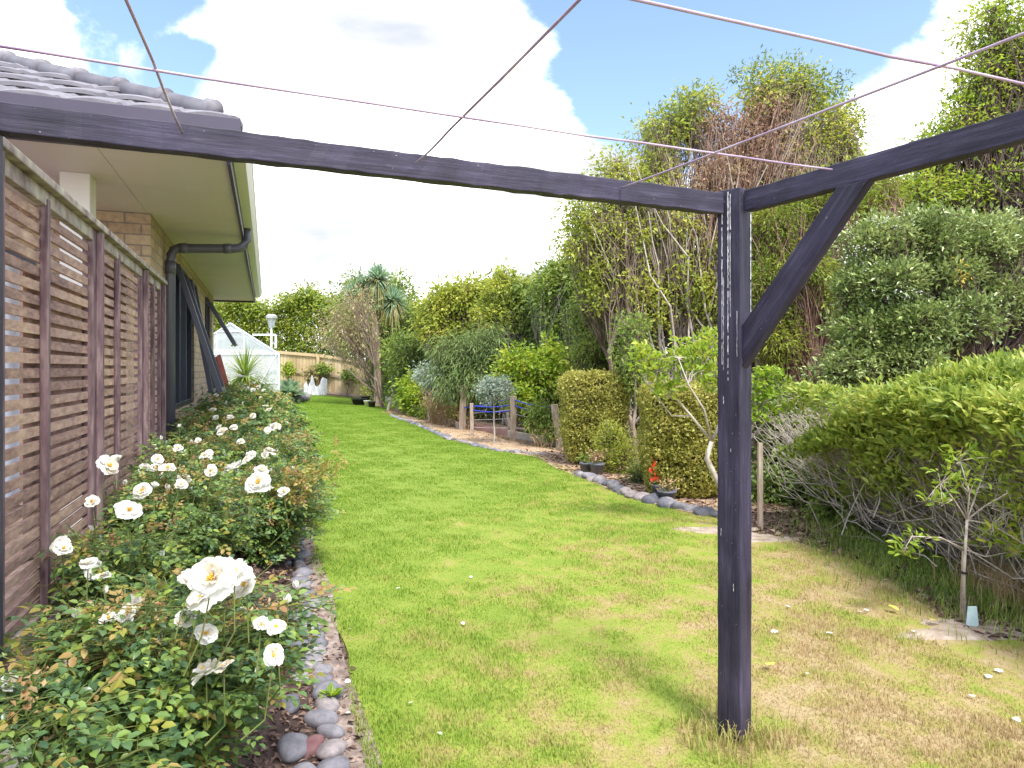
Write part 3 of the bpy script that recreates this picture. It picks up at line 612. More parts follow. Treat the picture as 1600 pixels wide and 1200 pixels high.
# ------------------------------------------------------------------ house
house = thing('brick_house', 'buff brick house with grey tiled roof, pale soffit and open dark windows', 'house', Hs(9, -4, 0))
def wallbox(mb, u0, u1, v0, v1, z0, z1): mb.hbox(u0, u1, v0, v1, z0, z1)
def brick_uv(o):
    me = o.data; uv = me.uv_layers.new(name='UVMap')
    for p in me.polygons:
        n = np.array(p.normal)
        for li in p.loop_indices:
            c = np.array(me.vertices[me.loops[li].vertex_index].co)
            u, v = c@AX, c@RX
            if abs(n[2]) > 0.7: uv.data[li].uv = (u, v)
            elif abs(n@RX) > 0.5: uv.data[li].uv = (u, c[2])
            else: uv.data[li].uv = (v, c[2])
VW, ZS = -0.894, 2.67; UC, UE = 6.17, 13.0
w1, w2 = (7.76, 9.64, 0.98, 2.52), (11.27, 12.62, 1.62, 2.52)
mb = MB(); T = 0.2
for (u0, u1, z0, z1) in [(UC, w1[0], -.2, ZS), (w1[0], w1[1], -.2, w1[2]), (w1[0], w1[1], w1[3], ZS), (w1[1], w2[0], -.2, ZS), (w2[0], w2[1], -.2, w2[2]), (w2[0], w2[1], w2[3], ZS), (w2[1], UE, -.2, ZS)]:
    mb.hbox(u0, u1, VW-T, VW, z0, z1)
mb.hbox(UC, UC+T, -1.68, VW-T, -.2, ZS); mb.hbox(UC, UC+T, -4.6, -1.68, 2.32, ZS); mb.hbox(UC, UC+T, -8.0, -4.6, -.2, ZS)
mb.hbox(UE-T, UE, -8.0, VW-T, -.2, ZS)
wl = mb.build('brick_wall', M['brick'], house); brick_uv(wl)
mb = MB()
for w in (w1, w2):
    n = int((w[1]-w[0])/0.11)
    for i in range(n):
        u = w[0]-0.05+(w[1]-w[0]+0.1)*i/n; mb.hexa([Hs(u,VW+.055,w[2]-.09),Hs(u,VW-.12,w[2]-.05),Hs(u+.10,VW-.12,w[2]-.05),Hs(u+.10,VW+.055,w[2]-.09),Hs(u,VW+.055,w[2]-.025),Hs(u,VW-.12,w[2]+.012),Hs(u+.10,VW-.12,w[2]+.012),Hs(u+.10,VW+.055,w[2]-.025)])
s_ = mb.build('window_sill', M['brick'], house); brick_uv(s_)
def sash(parent, u0, u1, ztop, ln, ang, mat):
    # awning sash hinged at its top rail, swung outward by ang
    d = np.array([0,0,-1.0])*math.cos(ang)+RX*math.sin(ang); n = RX*math.cos(ang)+np.array([0,0,1.0])*math.sin(ang)
    o0 = Hs(u0, VW-0.02, ztop); A = AX; wdt = u1-u0; t = 0.045
    fr = MB()
    def pb(a0, a1, b0, b1, tn=0.055, off=0.0):
        P = []
        for nn in (off, off+tn):
            for (a, b) in ((a0,b0),(a1,b0),(a1,b1),(a0,b1)): P.append(o0+A*a+d*b+n*nn)
        fr.hexa(P)
    pb(0, t, 0, ln); pb(wdt-t, wdt, 0, ln); pb(t, wdt-t, 0, t); pb(t, wdt-t, ln-t, ln)
    so = fr.build('sash', mat, parent, bevel=0.002)
    g = MB(); g.add([o0+A*t+d*t+n*0.02, o0+A*(wdt-t)+d*t+n*0.02, o0+A*(wdt-t)+d*(ln-t)+n*0.02, o0+A*t+d*(ln-t)+n*0.02], [(0,1,2,3)])
    o = g.build('pane', M['glass'], so); o.location = (0,0,0)
    ml = MB(); c = o0+A*(wdt/2)+d*(ln-0.02)-n*0.02; ml.bar(c-A*0.05, c+A*0.05, 0.02, 0.02); h = ml.build('handle', M['metal_window'], so); h.location = (0,0,0)
    return so
def window(w, mull, sashes):
    u0, u1, z0, z1 = w; f = MB(); a, b = VW-0.10, VW-0.03
    f.hbox(u0, u0+.05, a, b, z0, z1); f.hbox(u1-.05, u1, a, b, z0, z1); f.hbox(u0+.05, u1-.05, a, b, z1-.05, z1); f.hbox(u0+.05, u1-.05, a, b+.02, z0+.012, z0+.06)
    for m_ in mull: f.hbox(m_-.03, m_+.03, a, b, z0+.06, z1-.05)
    fo = f.build('window', M['metal_window'], house, bevel=0.002)
    cuts = [u0+.05]+[m_ for m_ in mull]+[u1-.05]
    g = MB()
    for i in range(len(cuts)-1):
        if i not in sashes:
            g.add([Hs(cuts[i], VW-.07, z0+.06), Hs(cuts[i+1], VW-.07, z0+.06), Hs(cuts[i+1], VW-.07, z1-.05), Hs(cuts[i], VW-.07, z1-.05)], [(0,1,2,3)])
    if g.V:
        o = g.build('pane', M['glass'], fo); o.location = (0,0,0)
    cu = MB(); n = 90; P = []
    for i in range(n+1):
        u = u0+(u1-u0)*i/n; v = VW-0.26+0.035*math.sin(i*0.9)+0.012*math.sin(i*2.3)
        P += [Hs(u, v, z0-.05), Hs(u, v, z1+.02)]
    cu.add(P, [(2*i, 2*i+2, 2*i+3, 2*i+1) for i in range(n)])
    o = cu.build('curtain', M['curtain'], fo, True); o.location = (0,0,0)
    for i, (ln, ang) in sashes.items():
        s = sash(house, cuts[i]+.01, cuts[i+1]-.01, z1-.03, ln, ang, M['metal_window'])
window(w1, [8.42, 9.05], {0: (1.40, 0.30), 2: (1.40, 0.17)})
window(w2, [12.0], {0: (0.82, 0.52)})
# dark interior behind the windows
mb = MB(); mb.hbox(UC+.35, UE-.3, -1.9, -1.5, 0, 2.6); mb.build('inner_wall', M['white_paint'], house)
# sliding door with white curtains on the porch
d_ = MB()
for (v0, v1) in [(-1.76,-1.68),(-2.9,-2.82),(-2.96,-2.9),(-4.6,-4.52)]: d_.hbox(UC+.02, UC+.09, v0, v1, 0.1, 2.32)
d_.hbox(UC+.02, UC+.09, -4.52, -1.76, 2.25, 2.32); d_.hbox(UC+.02, UC+.09, -4.52, -1.76, 0.1, 0.18)
do = d_.build('sliding_door', M['metal_window'], house, bevel=0.003)
g = MB(); g.add([Hs(UC+.05,-1.76,.18),Hs(UC+.05,-4.52,.18),Hs(UC+.05,-4.52,2.25),Hs(UC+.05,-1.76,2.25)], [(0,1,2,3)]); o = g.build('pane', M['clear'], do); o.location = (0,0,0)
cu = MB(); n = 120; P = []
for i in range(n+1):
    v = -1.8-2.8*i/n; u = UC+0.16+0.03*math.sin(i*1.1); P += [Hs(u, v, .12), Hs(u, v, 2.34)]
cu.add(P, [(2*i, 2*i+2, 2*i+3, 2*i+1) for i in range(n)]); o = cu.build('curtain', M['curtain_white'], do, True); o.location = (0,0,0)
# porch slab & post
mb = MB(); mb.hbox(3.2, UC, -8, -0.98, -0.1, 0.14); mb.build('porch_slab', M['concrete'], house)
mb = MB(); mb.hbox(5.05, 5.22, -1.25, -1.08, 0.14, ZS); mb.build('porch_post', M['white_paint'], house, bevel=0.006)
# soffit in sheets with joint gaps
U0, U1, V1, VL = 4.41, 13.42, -0.21, -8.0
mb = MB()
us = [U0+0.02, 5.3, 6.5, 7.7, 8.9, 10.1, 11.3, 12.5, U1-0.02]
for a, b in zip(us[:-1], us[1:]): mb.hbox(a+.003, b-.003, VW+.0-0.02, V1-.02, ZS, ZS+.008)
for a, b in zip(us[:-1], us[1:]):
    if b < 7: mb.hbox(a+.003, b-.003, VL, VW-.024, ZS, ZS+.008)
mb.hbox(U0+.02, U1-.02, VL, V1-.02, ZS+.012, ZS+.02)
mb.build('soffit', M['soffit'], house)
ZT = 2.875
mb = MB()
mb.hbox(U0+.02, U1-.02, V1-.02, V1, ZS-.03, ZT-.02); mb.hbox(U1-.02, U1, VL, V1, ZS-.03, ZT-.02)
mb.build('fascia', M['fascia'], house)
mb = MB(); mb.hbox(U0-.075, U0-.05, VL, V1+.06, ZS+.03, ZT+.018); mb.hbox(U0-.05, U0+.0, VL, V1-.001, ZS-.012, ZS+.03); mb.build('barge_board', M['fascia'], house, bevel=.004)
def gutter_prof(mb, p0, p1, out):
    out = np.array(out); prof = [(0,-.115),(.075,-.115),(.105,-.06),(.105,-.05),(.112,-.045),(.112,0.0),(.10,0.0),(.10,-.04),(.07,-.10),(.008,-.10),(.006,0),(0,0)]
    V = []
    for p in (p0, p1):
        for (a, z) in prof: V.append(p+out*a+np.array([0,0,z]))
    n = len(prof); Fc = [(i, (i+1) % n, n+(i+1) % n, n+i) for i in range(n)]+[tuple(range(n))[::-1], tuple(range(n, 2*n))]
    mb.add(V, Fc)
mb = MB(); gutter_prof(mb, Hs(U0, V1+.002, ZT-.02), Hs(U1, V1+.002, ZT-.02), RX); mb.build('gutter', M['gutter'], house)
# downpipe
mb = MB(); uP = 6.92; r = 0.042
def elbow(pts): return pts
zP = 2.52
pts = [Hs(uP, VW+.055, 0.1), Hs(uP, VW+.055, 2.40), Hs(uP, VW+.06, 2.455), Hs(uP, VW+.08, 2.50), Hs(uP, VW+.12, 2.52), Hs(uP, V1-.10, 2.545), Hs(uP, V1-.04, 2.555), Hs(uP, V1+.0, 2.58), Hs(uP, V1+.02, 2.63), Hs(uP, V1+.02, ZT-.12)]
mb.tube(pts, r, 16); 
for (a, b) in [(Hs(uP, VW+.055, 2.28), Hs(uP, VW+.055, 2.40)), (Hs(uP, VW+.13, 2.5215), Hs(uP, VW+.20, 2.525)), (Hs(uP, V1-.18, 2.541), Hs(uP, V1-.11, 2.545))]: mb.tube([a, b], r+.005, 16)
dp = mb.build('downpipe', M['pipe'], house, True)
mb = MB(); mb.hbox(uP-.06, uP+.06, VW, VW+.03, 2.05, 2.075); o = mb.build('bracket', M['pipe'], dp); o.location = (0,0,0)
# tiled hip roof
TP = 0.48; HW = (V1-VL)/2
def roof_face(org, along, inward, length, both=True):
    S = HW; cour = 0.345; m_ = MB(); nc = int(S/cour)+1
    prof = lambda t, k: 0.019*abs(math.sin(math.pi*((t+.15*(k % 2))/.30)))**.55+(0.012 if ((t+.15*(k % 2))/.30) % 1 < .12 else 0)
    for k in range(nc):
        s0, s1 = k*cour, min((k+1)*cour+.01, S)
        nt = int((length-2*s0)/0.025)+1; V = []
        for (s_, up, pf) in ((s0+.004, -.006, 1), (s0, .018, 1), (s0+cour*.12, .020, 1), (s0+cour*.5, .012, .9), (s1, .002, .55)):
            s_ = min(s_, S)
            for j in range(nt+1):
                t = s0+(length-2*s0)*j/nt; t2 = min(max(t, s_), length-s_)
                sc_ = up-.012*0+prof(t2, k)*pf
                V.append(org+along*t2+inward*(s_-.018*(pf == 1)*abs(math.sin(math.pi*((t2+.15*(k % 2))/.30))))+np.array([0,0,TP*s_+sc_]))
        n = nt+1; m_.add(V, [(i*n+j, i*n+j+1, (i+1)*n+j+1, (i+1)*n+j) for i in range(4) for j in range(nt)])
    return m_
r1_ = roof_face(Hs(U0-.05, V1+.05, ZT), -RX, AX, (V1-VL)+.1); ro = r1_.build('roof', M['roof'], house, True)
ro.data.polygons.foreach_set('use_smooth', np.zeros(len(ro.data.polygons), bool))
r2_ = roof_face(Hs(U0-.05, V1+.05, ZT), AX, -RX, (U1-U0)+.1); o = r2_.build('roof', M['roof'], house)
mb = MB(); hp = lambda t: Hs(U0-.05+t, V1+.05-t, ZT+TP*t+.028)
t = 0.14
while t < HW:
    t1 = t+0.30; a = hp(t); b = hp(min(t1+.03, HW)); mb.tube([a+[0,0,.012], a+(b-a)*.10+[0,0,.012], a+(b-a)*.12, b], [.063, .063, .057, .054], 14); t = t1
mb.build('hip_cap', M['roof'], house, True)
mb = MB(); hq = lambda t: Hs(U1+.05-t, V1+.05-t, ZT+TP*t+.045)
mb.tube([hq(0.02), hq(HW)], .075, 10); mb.build('hip_cap', M['roof'], house, True)
# ------------------------------------------------------------------ trellis screen
tr_ = thing('trellis_screen', 'weathered brown slatted timber screen with dark posts beside the rose bed', 'screen', Hs(3.5, -0.78, 0.4))
VT = -0.753; TZ0, TZ1 = 0.54, 2.05; TU0, TU1 = 1.15, 5.80
posts = [1.18, 2.34, 3.63, 4.90, 5.70]; bats = [1.75, 2.90, 4.16, 5.36]
mb = MB(); pitch = 0.052; z = TZ0; k = 0
for pa, pb_ in zip(posts[:-1], posts[1:]):
    z = TZ0
    while z < TZ1-.08:
        tl = random.uniform(-.002, .002); a, b = pa+.03, pb_-.03; hgt = 0.034
        P = []
        for (u, dz) in ((a, tl), (b, -tl)):
            pass
        P = [Hs(a,VT-.022,z+tl),Hs(a,VT-.034,z+tl),Hs(b,VT-.034,z-tl),Hs(b,VT-.022,z-tl),Hs(a,VT-.022,z+hgt+tl),Hs(a,VT-.034,z+hgt+tl),Hs(b,VT-.034,z+hgt-tl),Hs(b,VT-.022,z+hgt-tl)]
        mb.hexa(P); z += pitch
mb.build('slats', M['slat'], tr_)
# second layer of slats behind, half a step off, on the far panels (the photo shows them doubled)
mb = MB()
for pa, pb_ in zip(posts[1:-1], posts[2:]):
    z = TZ0+0.027; a = pa+.03+(0.42 if pa < 3 else 0.0); b = pb_-.03-(0.0 if pa < 3 else 0.25)
    a = max(a, 2.72)
    while z < TZ1-.1:
        if z < 1.75 or pa > 3: mb.hbox(a, b, VT-.056, VT-.046, z, z+.034)
        z += pitch
mb.build('slats', M['slat'], tr_)
for u in posts: 
    mb = MB(); mb.hbox(u-.045, u+.045, VT-.045, VT+.0, g1(*Hs(u,VT,0)[:2])-.1, TZ1+.0); o = mb.build('post', M['trellis_frame'], tr_, bevel=0.004)
    mb = MB(); mb.hbox(u+.0, u+.04, VT+.001, VT+.028, TZ0, TZ1-.01); o = mb.build('cover_strip', M['trellis_frame'], tr_, bevel=0.003)
for u in bats:
    mb = MB(); mb.hbox(u-.018, u+.018, VT-.0215, VT+.004, TZ0-.02, TZ1-.03); mb.build('batten', M['trellis_frame'], tr_, bevel=0.003)
for a, b in zip(posts[:-1], posts[1:]):
    mb = MB(); mb.hbox(a+.046, b-.046, VT-.03, VT-.0, TZ1-.055, TZ1-.0); mb.build('rail', M['cap'], tr_, bevel=0.003); mb = MB(); mb.hbox(a+.046, b-.046, VT-.03, VT-.002, TZ0-.05, TZ0-.008); mb.build('rail', M['cap'], tr_, bevel=0.003)
mb = MB(); mb.hbox(TU0-.1, TU1+.02, VT-.055, VT+.03, TZ1+.002, TZ1+.032); mb.build('cap_rail', M['cap'], tr_, bevel=0.004)
mb = MB(); mb.bar(Hs(TU0, VT-.02, 0.36), Hs(TU1, VT-.02, 0.40), 0.03, 0.14, (0,0,1)); mb.build('kickboard', M['trellis_frame'], tr_, bevel=0.004)
# leaning board & bits at the house corner
lb = thing('leaning_board', 'dark red board leaning against the far corner of the house', 'board', Hs(12.6, -0.66, 0.4))
mb = MB(); mb.bar(W(356,612,12.3), W(340,556,12.0), 0.03, 0.14); mb.build('board', M['red_board'], lb); tag(lb.children[0])
# ------------------------------------------------------------------ greenhouse
YG = 18.0
def ghp(px, py): return W(px, py, YG)
zb_ = 0.30; e_r = ghp(436, 553); e_l = ghp(284, 553); pk = ghp(360, 505); depth = 3.2; bk = AX*depth
gh = thing('greenhouse', 'white framed gabled greenhouse with translucent panels beyond the house', 'greenhouse', (e_l[0]/2+e_r[0]/2, YG, zb_))
def fz(p, z): return np.array([p[0], p[1], z])
fr = MB(); th = 0.032
for B in (np.zeros(3), bk):
    for s, e in [(fz(e_l,zb_), e_l), (fz(e_r,zb_), e_r), (e_l, pk), (pk, e_r), (e_l, e_r), (fz(e_l,zb_), fz(e_r,zb_))]: fr.bar(s+B, e+B, th, th, (0.1,1,0.05))
    for t in (0.36, 0.64):
        b = e_l+(e_r-e_l)*t; b2 = fz(b, e_l[2]+(pk[2]-e_l[2])*(1-abs(t-.5)*2)); fr.bar(fz(b, zb_)+B, b2+B, th*.8, th*.8, (0.1,1,0.05))
    fr.bar(fz(e_l+(e_r-e_l)*.36, pk[2]-.22)+B, fz(e_l+(e_r-e_l)*.64, pk[2]-.22)+B, th*.8, th*.8)
fr.bar(fz(e_r, zb_+.1)-(e_r-e_l)*.02, e_r-(e_r-e_l)*.25, th*.7, th*.7, (0.1,1,0.05)) if False else None
fr.bar(fz(e_l+(e_r-e_l)*.80, zb_+.7), e_l+(e_r-e_l)*.98, th*.6, th*.6, (0.1,1,0.05))
fr.bar(fz(e_l,zb_+.75), fz(e_r,zb_+.75), th*.6, th*.6, (0.1,1,0.05))
for t in np.linspace(0, 1, 6):
    for a in (e_l, e_r): fr.bar(a+bk*t, pk+bk*t, th*.7, th*.7); fr.bar(fz(a,zb_)+bk*t, a+bk*t, th*.7, th*.7, (1,0,0))
for a in (e_l, e_r, pk): fr.bar(a, a+bk, th, th)
fr.build('frame', M['white_metal'], gh)
def quad(name, P, mat, par): m_ = MB(); m_.add(P, [tuple(range(len(P)))]); return m_.build(name, mat, par)
e2 = np.array([0,.012,0])
quad('end_panel', [fz(e_l,zb_)+e2, fz(e_r,zb_)+e2, e_r+e2, pk+e2, e_l+e2], M['poly'], gh)
quad('end_panel', [fz(e_l,zb_)+bk, fz(e_r,zb_)+bk, e_r+bk, pk+bk, e_l+bk], M['poly'], gh)
for a in (e_l, e_r):
    quad('roof_panel', [a, pk, pk+bk, a+bk], M['poly'], gh); quad('side_panel', [fz(a,zb_), a, a+bk, fz(a,zb_)+bk], M['poly'], gh)
vt = MB(); a = W(395,523,19.5); b = W(431,523,19.5); c = W(431,544,19.5); vt.bar(a, b, .05, .05); vt.bar(b, c, .05, .05, (1,0,0)); vt.build('open_vent', M['white_metal'], gh)
# things seen inside
for i in range(5):
    p = fz(e_l+(e_r-e_l)*(0.2+0.16*i)+bk*0.5, zb_)
    t_ = thing('greenhouse_plant', 'leafy green plant growing inside the greenhouse', 'plant', p, 'plants inside the greenhouse')
    n = 260; Pp = p+rng.normal(size=(n,3))*[.16,.16,.25]+[0,0,.55]; V, Fc = leaves_geo(Pp, rdir(n), rdir(n)+[0,0,.5], .12, .06); link('foliage', mesh_from('foliage', V, Fc), M['leaf_mid'], t_)
    m_ = MB(); m_.tube([p, p+[0,0,.6]], .01, 5); m_.build('stem', M['rose_stem'], t_)
# ------------------------------------------------------------------ lamp
lp = W(424, 560, 24.0); lp[2] = g1(lp[0], lp[1]); L_ = thing('garden_lamp', 'grey garden lamp with tapered glass head on a pole behind the greenhouse', 'lamp', lp)
hz = W(424, 512, 24)[2]
m_ = MB(); m_.tube([lp, [lp[0], lp[1], hz]], .035, 10); m_.build('pole', M['white_metal'], L_, True)
m_ = MB(); m_.lathe([lp[0], lp[1], hz], [(0.0,0),(.10,0.0),(.11,.04),(.17,.32),(.17,.33),(0.0,.33)], 6); m_.build('lantern', M['poly'], L_)
m_ = MB(); m_.lathe([lp[0], lp[1], hz+.331], [(0,0),(.20,0),(.20,.09),(.12,.14),(0,.15)], 6); m_.build('lamp_cap', M['wire'], L_)
# ------------------------------------------------------------------ fence
fn = thing('paling_fence', 'pale timber paling fence with rails along the far end of the lawn', 'fence', (-8, 30, 0.3))
fpts = [(300,544.5,603,30.6),(413,546,608.5,30.4),(498,553,616,30.2),(583,565,626,30.0),(665,580,634,29.6)]
for i in range(len(fpts)-1):
    a, b = fpts[i], fpts[i+1]; n = 17 if i else 24
    at = W(a[0],a[1],a[3]); ab = W(a[0],a[2],a[3]); bt = W(b[0],b[1],b[3]); bb = W(b[0],b[2],b[3])
    m_ = MB()
    for j in range(n):
        t0 = (j+.04)/n; t1 = (j+.96)/n; jz = random.uniform(-.02,.02); y0 = np.array([0,random.uniform(0,.008),0])
        P = []
        for yy in (0, .02):
            P += [ab+(bb-ab)*t0+[0,yy,0]+y0, ab+(bb-ab)*t1+[0,yy,0]+y0]
            
        q0, q1 = at+(bt-at)*t0, at+(bt-at)*t1
        bl, br_ = ab+(bb-ab)*t0, ab+(bb-ab)*t1; Y_ = np.array([0,.022,0])
        m_.hexa([bl+y0, br_+y0, br_+Y_+y0, bl+Y_+y0, q0+[0,0,jz-.05]+y0, q1+[0,0,jz-.05]+y0, q1+Y_+[0,0,jz-.05]+y0, q0+Y_+[0,0,jz-.05]+y0])
    m_.build('palings', M['paling'], fn)
    for fr_, hh in ((0.96,.13),(0.5,.09),(0.07,.09)):
        m_ = MB(); m_.bar(ab+(at-ab)*fr_-[0,.045,0], bb+(bt-bb)*fr_-[0,.045,0], .05, hh); m_.build('rail', M['paling'] if fr_ > .9 else M['post_wood'], fn)
    m_ = MB(); m_.bar(bb-[0,.10,.1], bt-[0,.10,.02], .12, .10, (0,1,0)); m_.build('post', M['paling'], fn)
# ------------------------------------------------------------------ generic plants
def bush(name, label, px, py, Y, rpx, rpy, lm, bm=None, **kw):
    b = W(px, py, Y); b[2] = g1(b[0], b[1])
    return b
# ---- far hedge behind the fence
def hedge_run(name, label, pts, zt, zb, thick, lm, bm, n, L, Wd, cat='hedge', amp=0.35, twn=300):
    """a long leafy hedge: leaf clusters over a lumpy band; pts = list of xy"""
    pts = np.array(pts, float); seg = np.linalg.norm(np.diff(pts, axis=0), axis=1); cum = np.r_[0, np.cumsum(seg)]
    root = thing(name, label, cat, (pts[:, 0].mean(), pts[:, 1].mean(), g1(pts[:, 0].mean(), pts[:, 1].mean())))
    per = 12; nc = n//per; s = rng.random(nc)*cum[-1]
    x = np.interp(s, cum, pts[:, 0]); yy = np.interp(s, cum, pts[:, 1]); ztp = np.interp(s, cum, zt) if hasattr(zt, '__len__') else np.full(nc, zt)
    h = rng.random(nc)**0.75; bulge = amp*(np.sin(s*2.1)*np.sin(h*5+s)+0.5*np.sin(s*5.3+h*9))
    tz = ztp+amp*0.6*(np.sin(s*1.7+1)+0.5*np.sin(s*4.9)); z = zb+(tz-zb)*h
    dd = (rng.random(nc)-.5)*thick; front = rng.random(nc) < .55; dd[front] = -thick/2+rng.random(front.sum())*.12
    top = rng.random(nc) < .22; z[top] = tz[top]+rng.normal(size=top.sum())*.06
    dirx = np.interp(s, cum, np.r_[np.diff(pts[:, 0])/seg, 0]); K = np.c_[x, yy+dd-bulge*.5, z]
    idx = np.repeat(np.arange(nc), per); m = len(idx); off = rng.normal(size=(m, 3))*L*1.3; P = K[idx]+off
    N = unit(rdir(m)*.7+[0,-.3,.8]); D = unit(rdir(m)+unit(off)*.6-[0,.4,.0]); sz = rng.uniform(.65,1.25,m)
    V, Fc = leaves_geo(P, D, N, L*sz, Wd*sz); link('foliage', mesh_from('foliage', V, Fc), lm, root)
    s2 = rng.random(twn)*cum[-1]; x0 = np.interp(s2, cum, pts[:, 0]); y0 = np.interp(s2, cum, pts[:, 1]); P0 = np.c_[x0, y0, ground(x0, y0)-.05]
    P1 = P0+np.c_[rng.normal(size=twn)*.4, rng.normal(size=twn)*.3, (np.interp(s2, cum, zt) if hasattr(zt,'__len__') else zt)*rng.uniform(.5,.95,twn)]
    V, Fc = chain(curved(P0, P1, 5, .07), .022, .006, 5); link('branches', mesh_from('branches', V, Fc, True), bm, root)
    return root
XY = lambda px, Y: ((px-HX)/F*Y, Y)
hedge_run('tall_hedge', 'tall bright green leafy hedge rising behind the far paling fence', [XY(250,34),XY(350,34),XY(450,33.5),XY(560,33)], [4.0,4.35,4.5,4.7], 0.4, 2.2, M['leaf_hedge'], M['bark'], 42000, .17, .09, amp=.5)
# ---- backing shelter hedge down the right side
hedge_run('shelter_hedge', 'dense dark evergreen shelter belt closing off the right side behind the shrubs', [XY(585,29),XY(640,25),XY(720,21),XY(800,18.0),XY(900,15.5),XY(1000,14.2),XY(1130,13.0),XY(1250,12),XY(1400,11),XY(1620,9.5),XY(1900,8)], [3.6,3.4,3.4,3.5,3.3,3.2,3.0,3.0,3.0,3.0,3.0], 0.0, 1.2, M['leaf_dark'], M['bark_dark'], 100000, .11, .055, amp=.35, twn=700)
def gb(px, Y): x = (px-HX)/F*Y; return np.array([x, Y, g1(x, Y)])
# ---- trees, far to near
tree('broadleaf_tree', 'bushy green tree standing behind the cabbage tree', 'tree', gb(600, 27), [C(570,448,27,28,22),C(618,440,27,20,18),C(628,470,27,26,34),C(545,480,27,26,30),C(600,500,27,50,35),C(632,520,27,26,30),C(560,530,27,40,30)],
     M['leaf_mid'], M['bark'], 9000, .17, .08, .28, 12, 1, .14, group=None)
def sword_head(parent, c, n, L, Wd, droop, seed, skirt=True):
    d = rdir(n); d[:, 2] = d[:, 2]*.9+.35; d = unit(d); parts = []
    t = np.linspace(0, 1, 5); pts = []
    base = c+d*.06; side = unit(np.cross(d, [0,0,1.0])+1e-3)
    ln = L*rng.uniform(.75,1.1,n)
    rows = []
    for k in t:
        p = base+d*(ln*k)[:, None]; p[:, 2] -= droop*(ln*k**2.2)*(1.1-d[:, 2]*.8); w = Wd*(1.0 if k < .5 else (1-k)*1.8+.08)
        if k == 0: w = Wd*.6
        rows.append((p-side*w/2, p+side*w/2))
    V = np.stack([r for ab in rows for r in ab], 1).reshape(-1, 3); i = np.arange(n)*10
    Fc = np.concatenate([np.stack([i+2*k, i+2*k+1, i+2*k+3, i+2*k+2], 1) for k in range(4)], 0)
    return V, Fc
cb = gb(589, 23.0); ct = thing('cabbage_tree', 'tall cabbage tree with spiky blue green heads on a slim trunk', 'tree', cb)
heads = [(591,437,.62,460),(614,472,.60,420),(553,464,.55,320),(567,446,.42,180),(583,474,.45,200)]
fk = W(588, 500, 23.0); wd = [chain(curved(cb[None], fk[None], 6, .02), .13, .10, 10)]
hs = []; sk = []
for (px, py, L, n) in heads:
    c = W(px, py, 23.0); wd.append(chain(curved(fk[None], c[None], 5, .06), .07, .05, 8)); hs.append(sword_head(ct, c, n, L, .045, .12, 1)); 
    v, f = sword_head(ct, c-[0,0,.08], n//3, L*.85, .045, 1.1, 2); sk.append((v, f))
for (ps, nm, mt) in ((wd,'trunk',M['bark']),(hs,'crown',M['leaf_sword']),(sk,'dead_leaves',M['leaf_skirt'])):
    V, Fc = merge(ps); link(nm, mesh_from(nm, V, Fc, nm == 'trunk'), mt, ct)
tree('rusty_tree', 'small sparse tree with rusty pink foliage beside the cabbage tree trunk', 'tree', gb(598, 22.2), [C(525,500,22,30,30),C(560,475,22,30,34),C(508,530,22,22,14),C(545,520,22,32,22),C(572,520,22,18,24)],
     M['leaf_rust'], M['bark'], 2400, .12, .04, .34, 7, 3, .03, droop=.3, base_spread=.1, shell=.15, twig=.006)
tree('leaning_tree', 'thin pale stemmed tree leaning out of the thicket right of the cabbage tree', 'tree', gb(628, 21), [C(614,545,21,14,26),C(628,565,21,14,30),C(640,540,21,20,24),C(630,612,21.5,10,16)],
     M['leaf_mid'], M['bark_grey'], 2600, .12, .06, .22, 10, 3, .05, shell=.2, base_spread=.15)
tree('pine_shrub', 'feathery dark green shrub between the cabbage tree and the tall hedge trees', 'shrub', gb(652, 21), [C(640,560,20.5,28,34),C(655,590,20.5,34,30),C(668,560,21,20,30),C(650,620,20,30,20)],
     M['leaf_dark'], M['bark_dark'], 9000, .16, .035, .2, 14, 3, .05, shell=.3, droop=.5)
Y0 = 18
tree('hedge_tree', 'yellow green tree with rounded top left of the tallest shoots in the tree row', 'tree', gb(715, 19), [C(690,480,19,30,26),C(725,462,19,34,24),C(755,480,19,28,28),C(705,520,19,34,24),C(745,520,19,34,24),C(668,505,19.5,18,24)],
     M['leaf_yellowgreen'], M['bark'], 15000, .12, .06, .2, 12, 4, .05, group='trees in the row behind the border', fine=2, base_spread=.35)
tree('hedge_tree', 'yellow green tree with pale bare trunks and a spindly shoot at its top', 'tree', gb(805, 17.5), [C(785,465,17.5,30,26),C(820,462,17.5,34,24),C(850,475,17.5,26,26),C(788,432,17.5,9,12),C(805,500,17.5,44,18),C(770,500,17.5,24,24)],
     M['leaf_yellowgreen'], M['bark_grey'], 15000, .11, .055, .18, 12, 4, .05, group='trees in the row behind the border', fine=2, base_spread=.4)
tree('hedge_tree', 'mid green tree rising into the big multi stemmed tree on its right', 'tree', gb(880, 15.5), [C(870,455,15.5,34,34),C(905,430,15.5,36,40),C(935,470,15.5,36,36),C(885,505,15.5,34,20),C(872,430,15.5,20,20)],
     M['leaf_mid'], M['bark_grey'], 15000, .10, .045, .16, 12, 4, .05, group='trees in the row behind the border', fine=2, base_spread=.35)
tree('willowy_shrub', 'grey green shrub with narrow drooping leaves filling the middle of the border', 'shrub', gb(725, 15.8), [C(700,560,15.8,30,34),C(735,555,15.6,32,36),C(765,545,15.6,26,34),C(750,595,15.3,36,24),C(712,600,15.6,30,24)],
     M['leaf_blue'], M['bark_dark'], 9000, .14, .022, .22, 14, 3, .03, shell=.3, droop=.9)
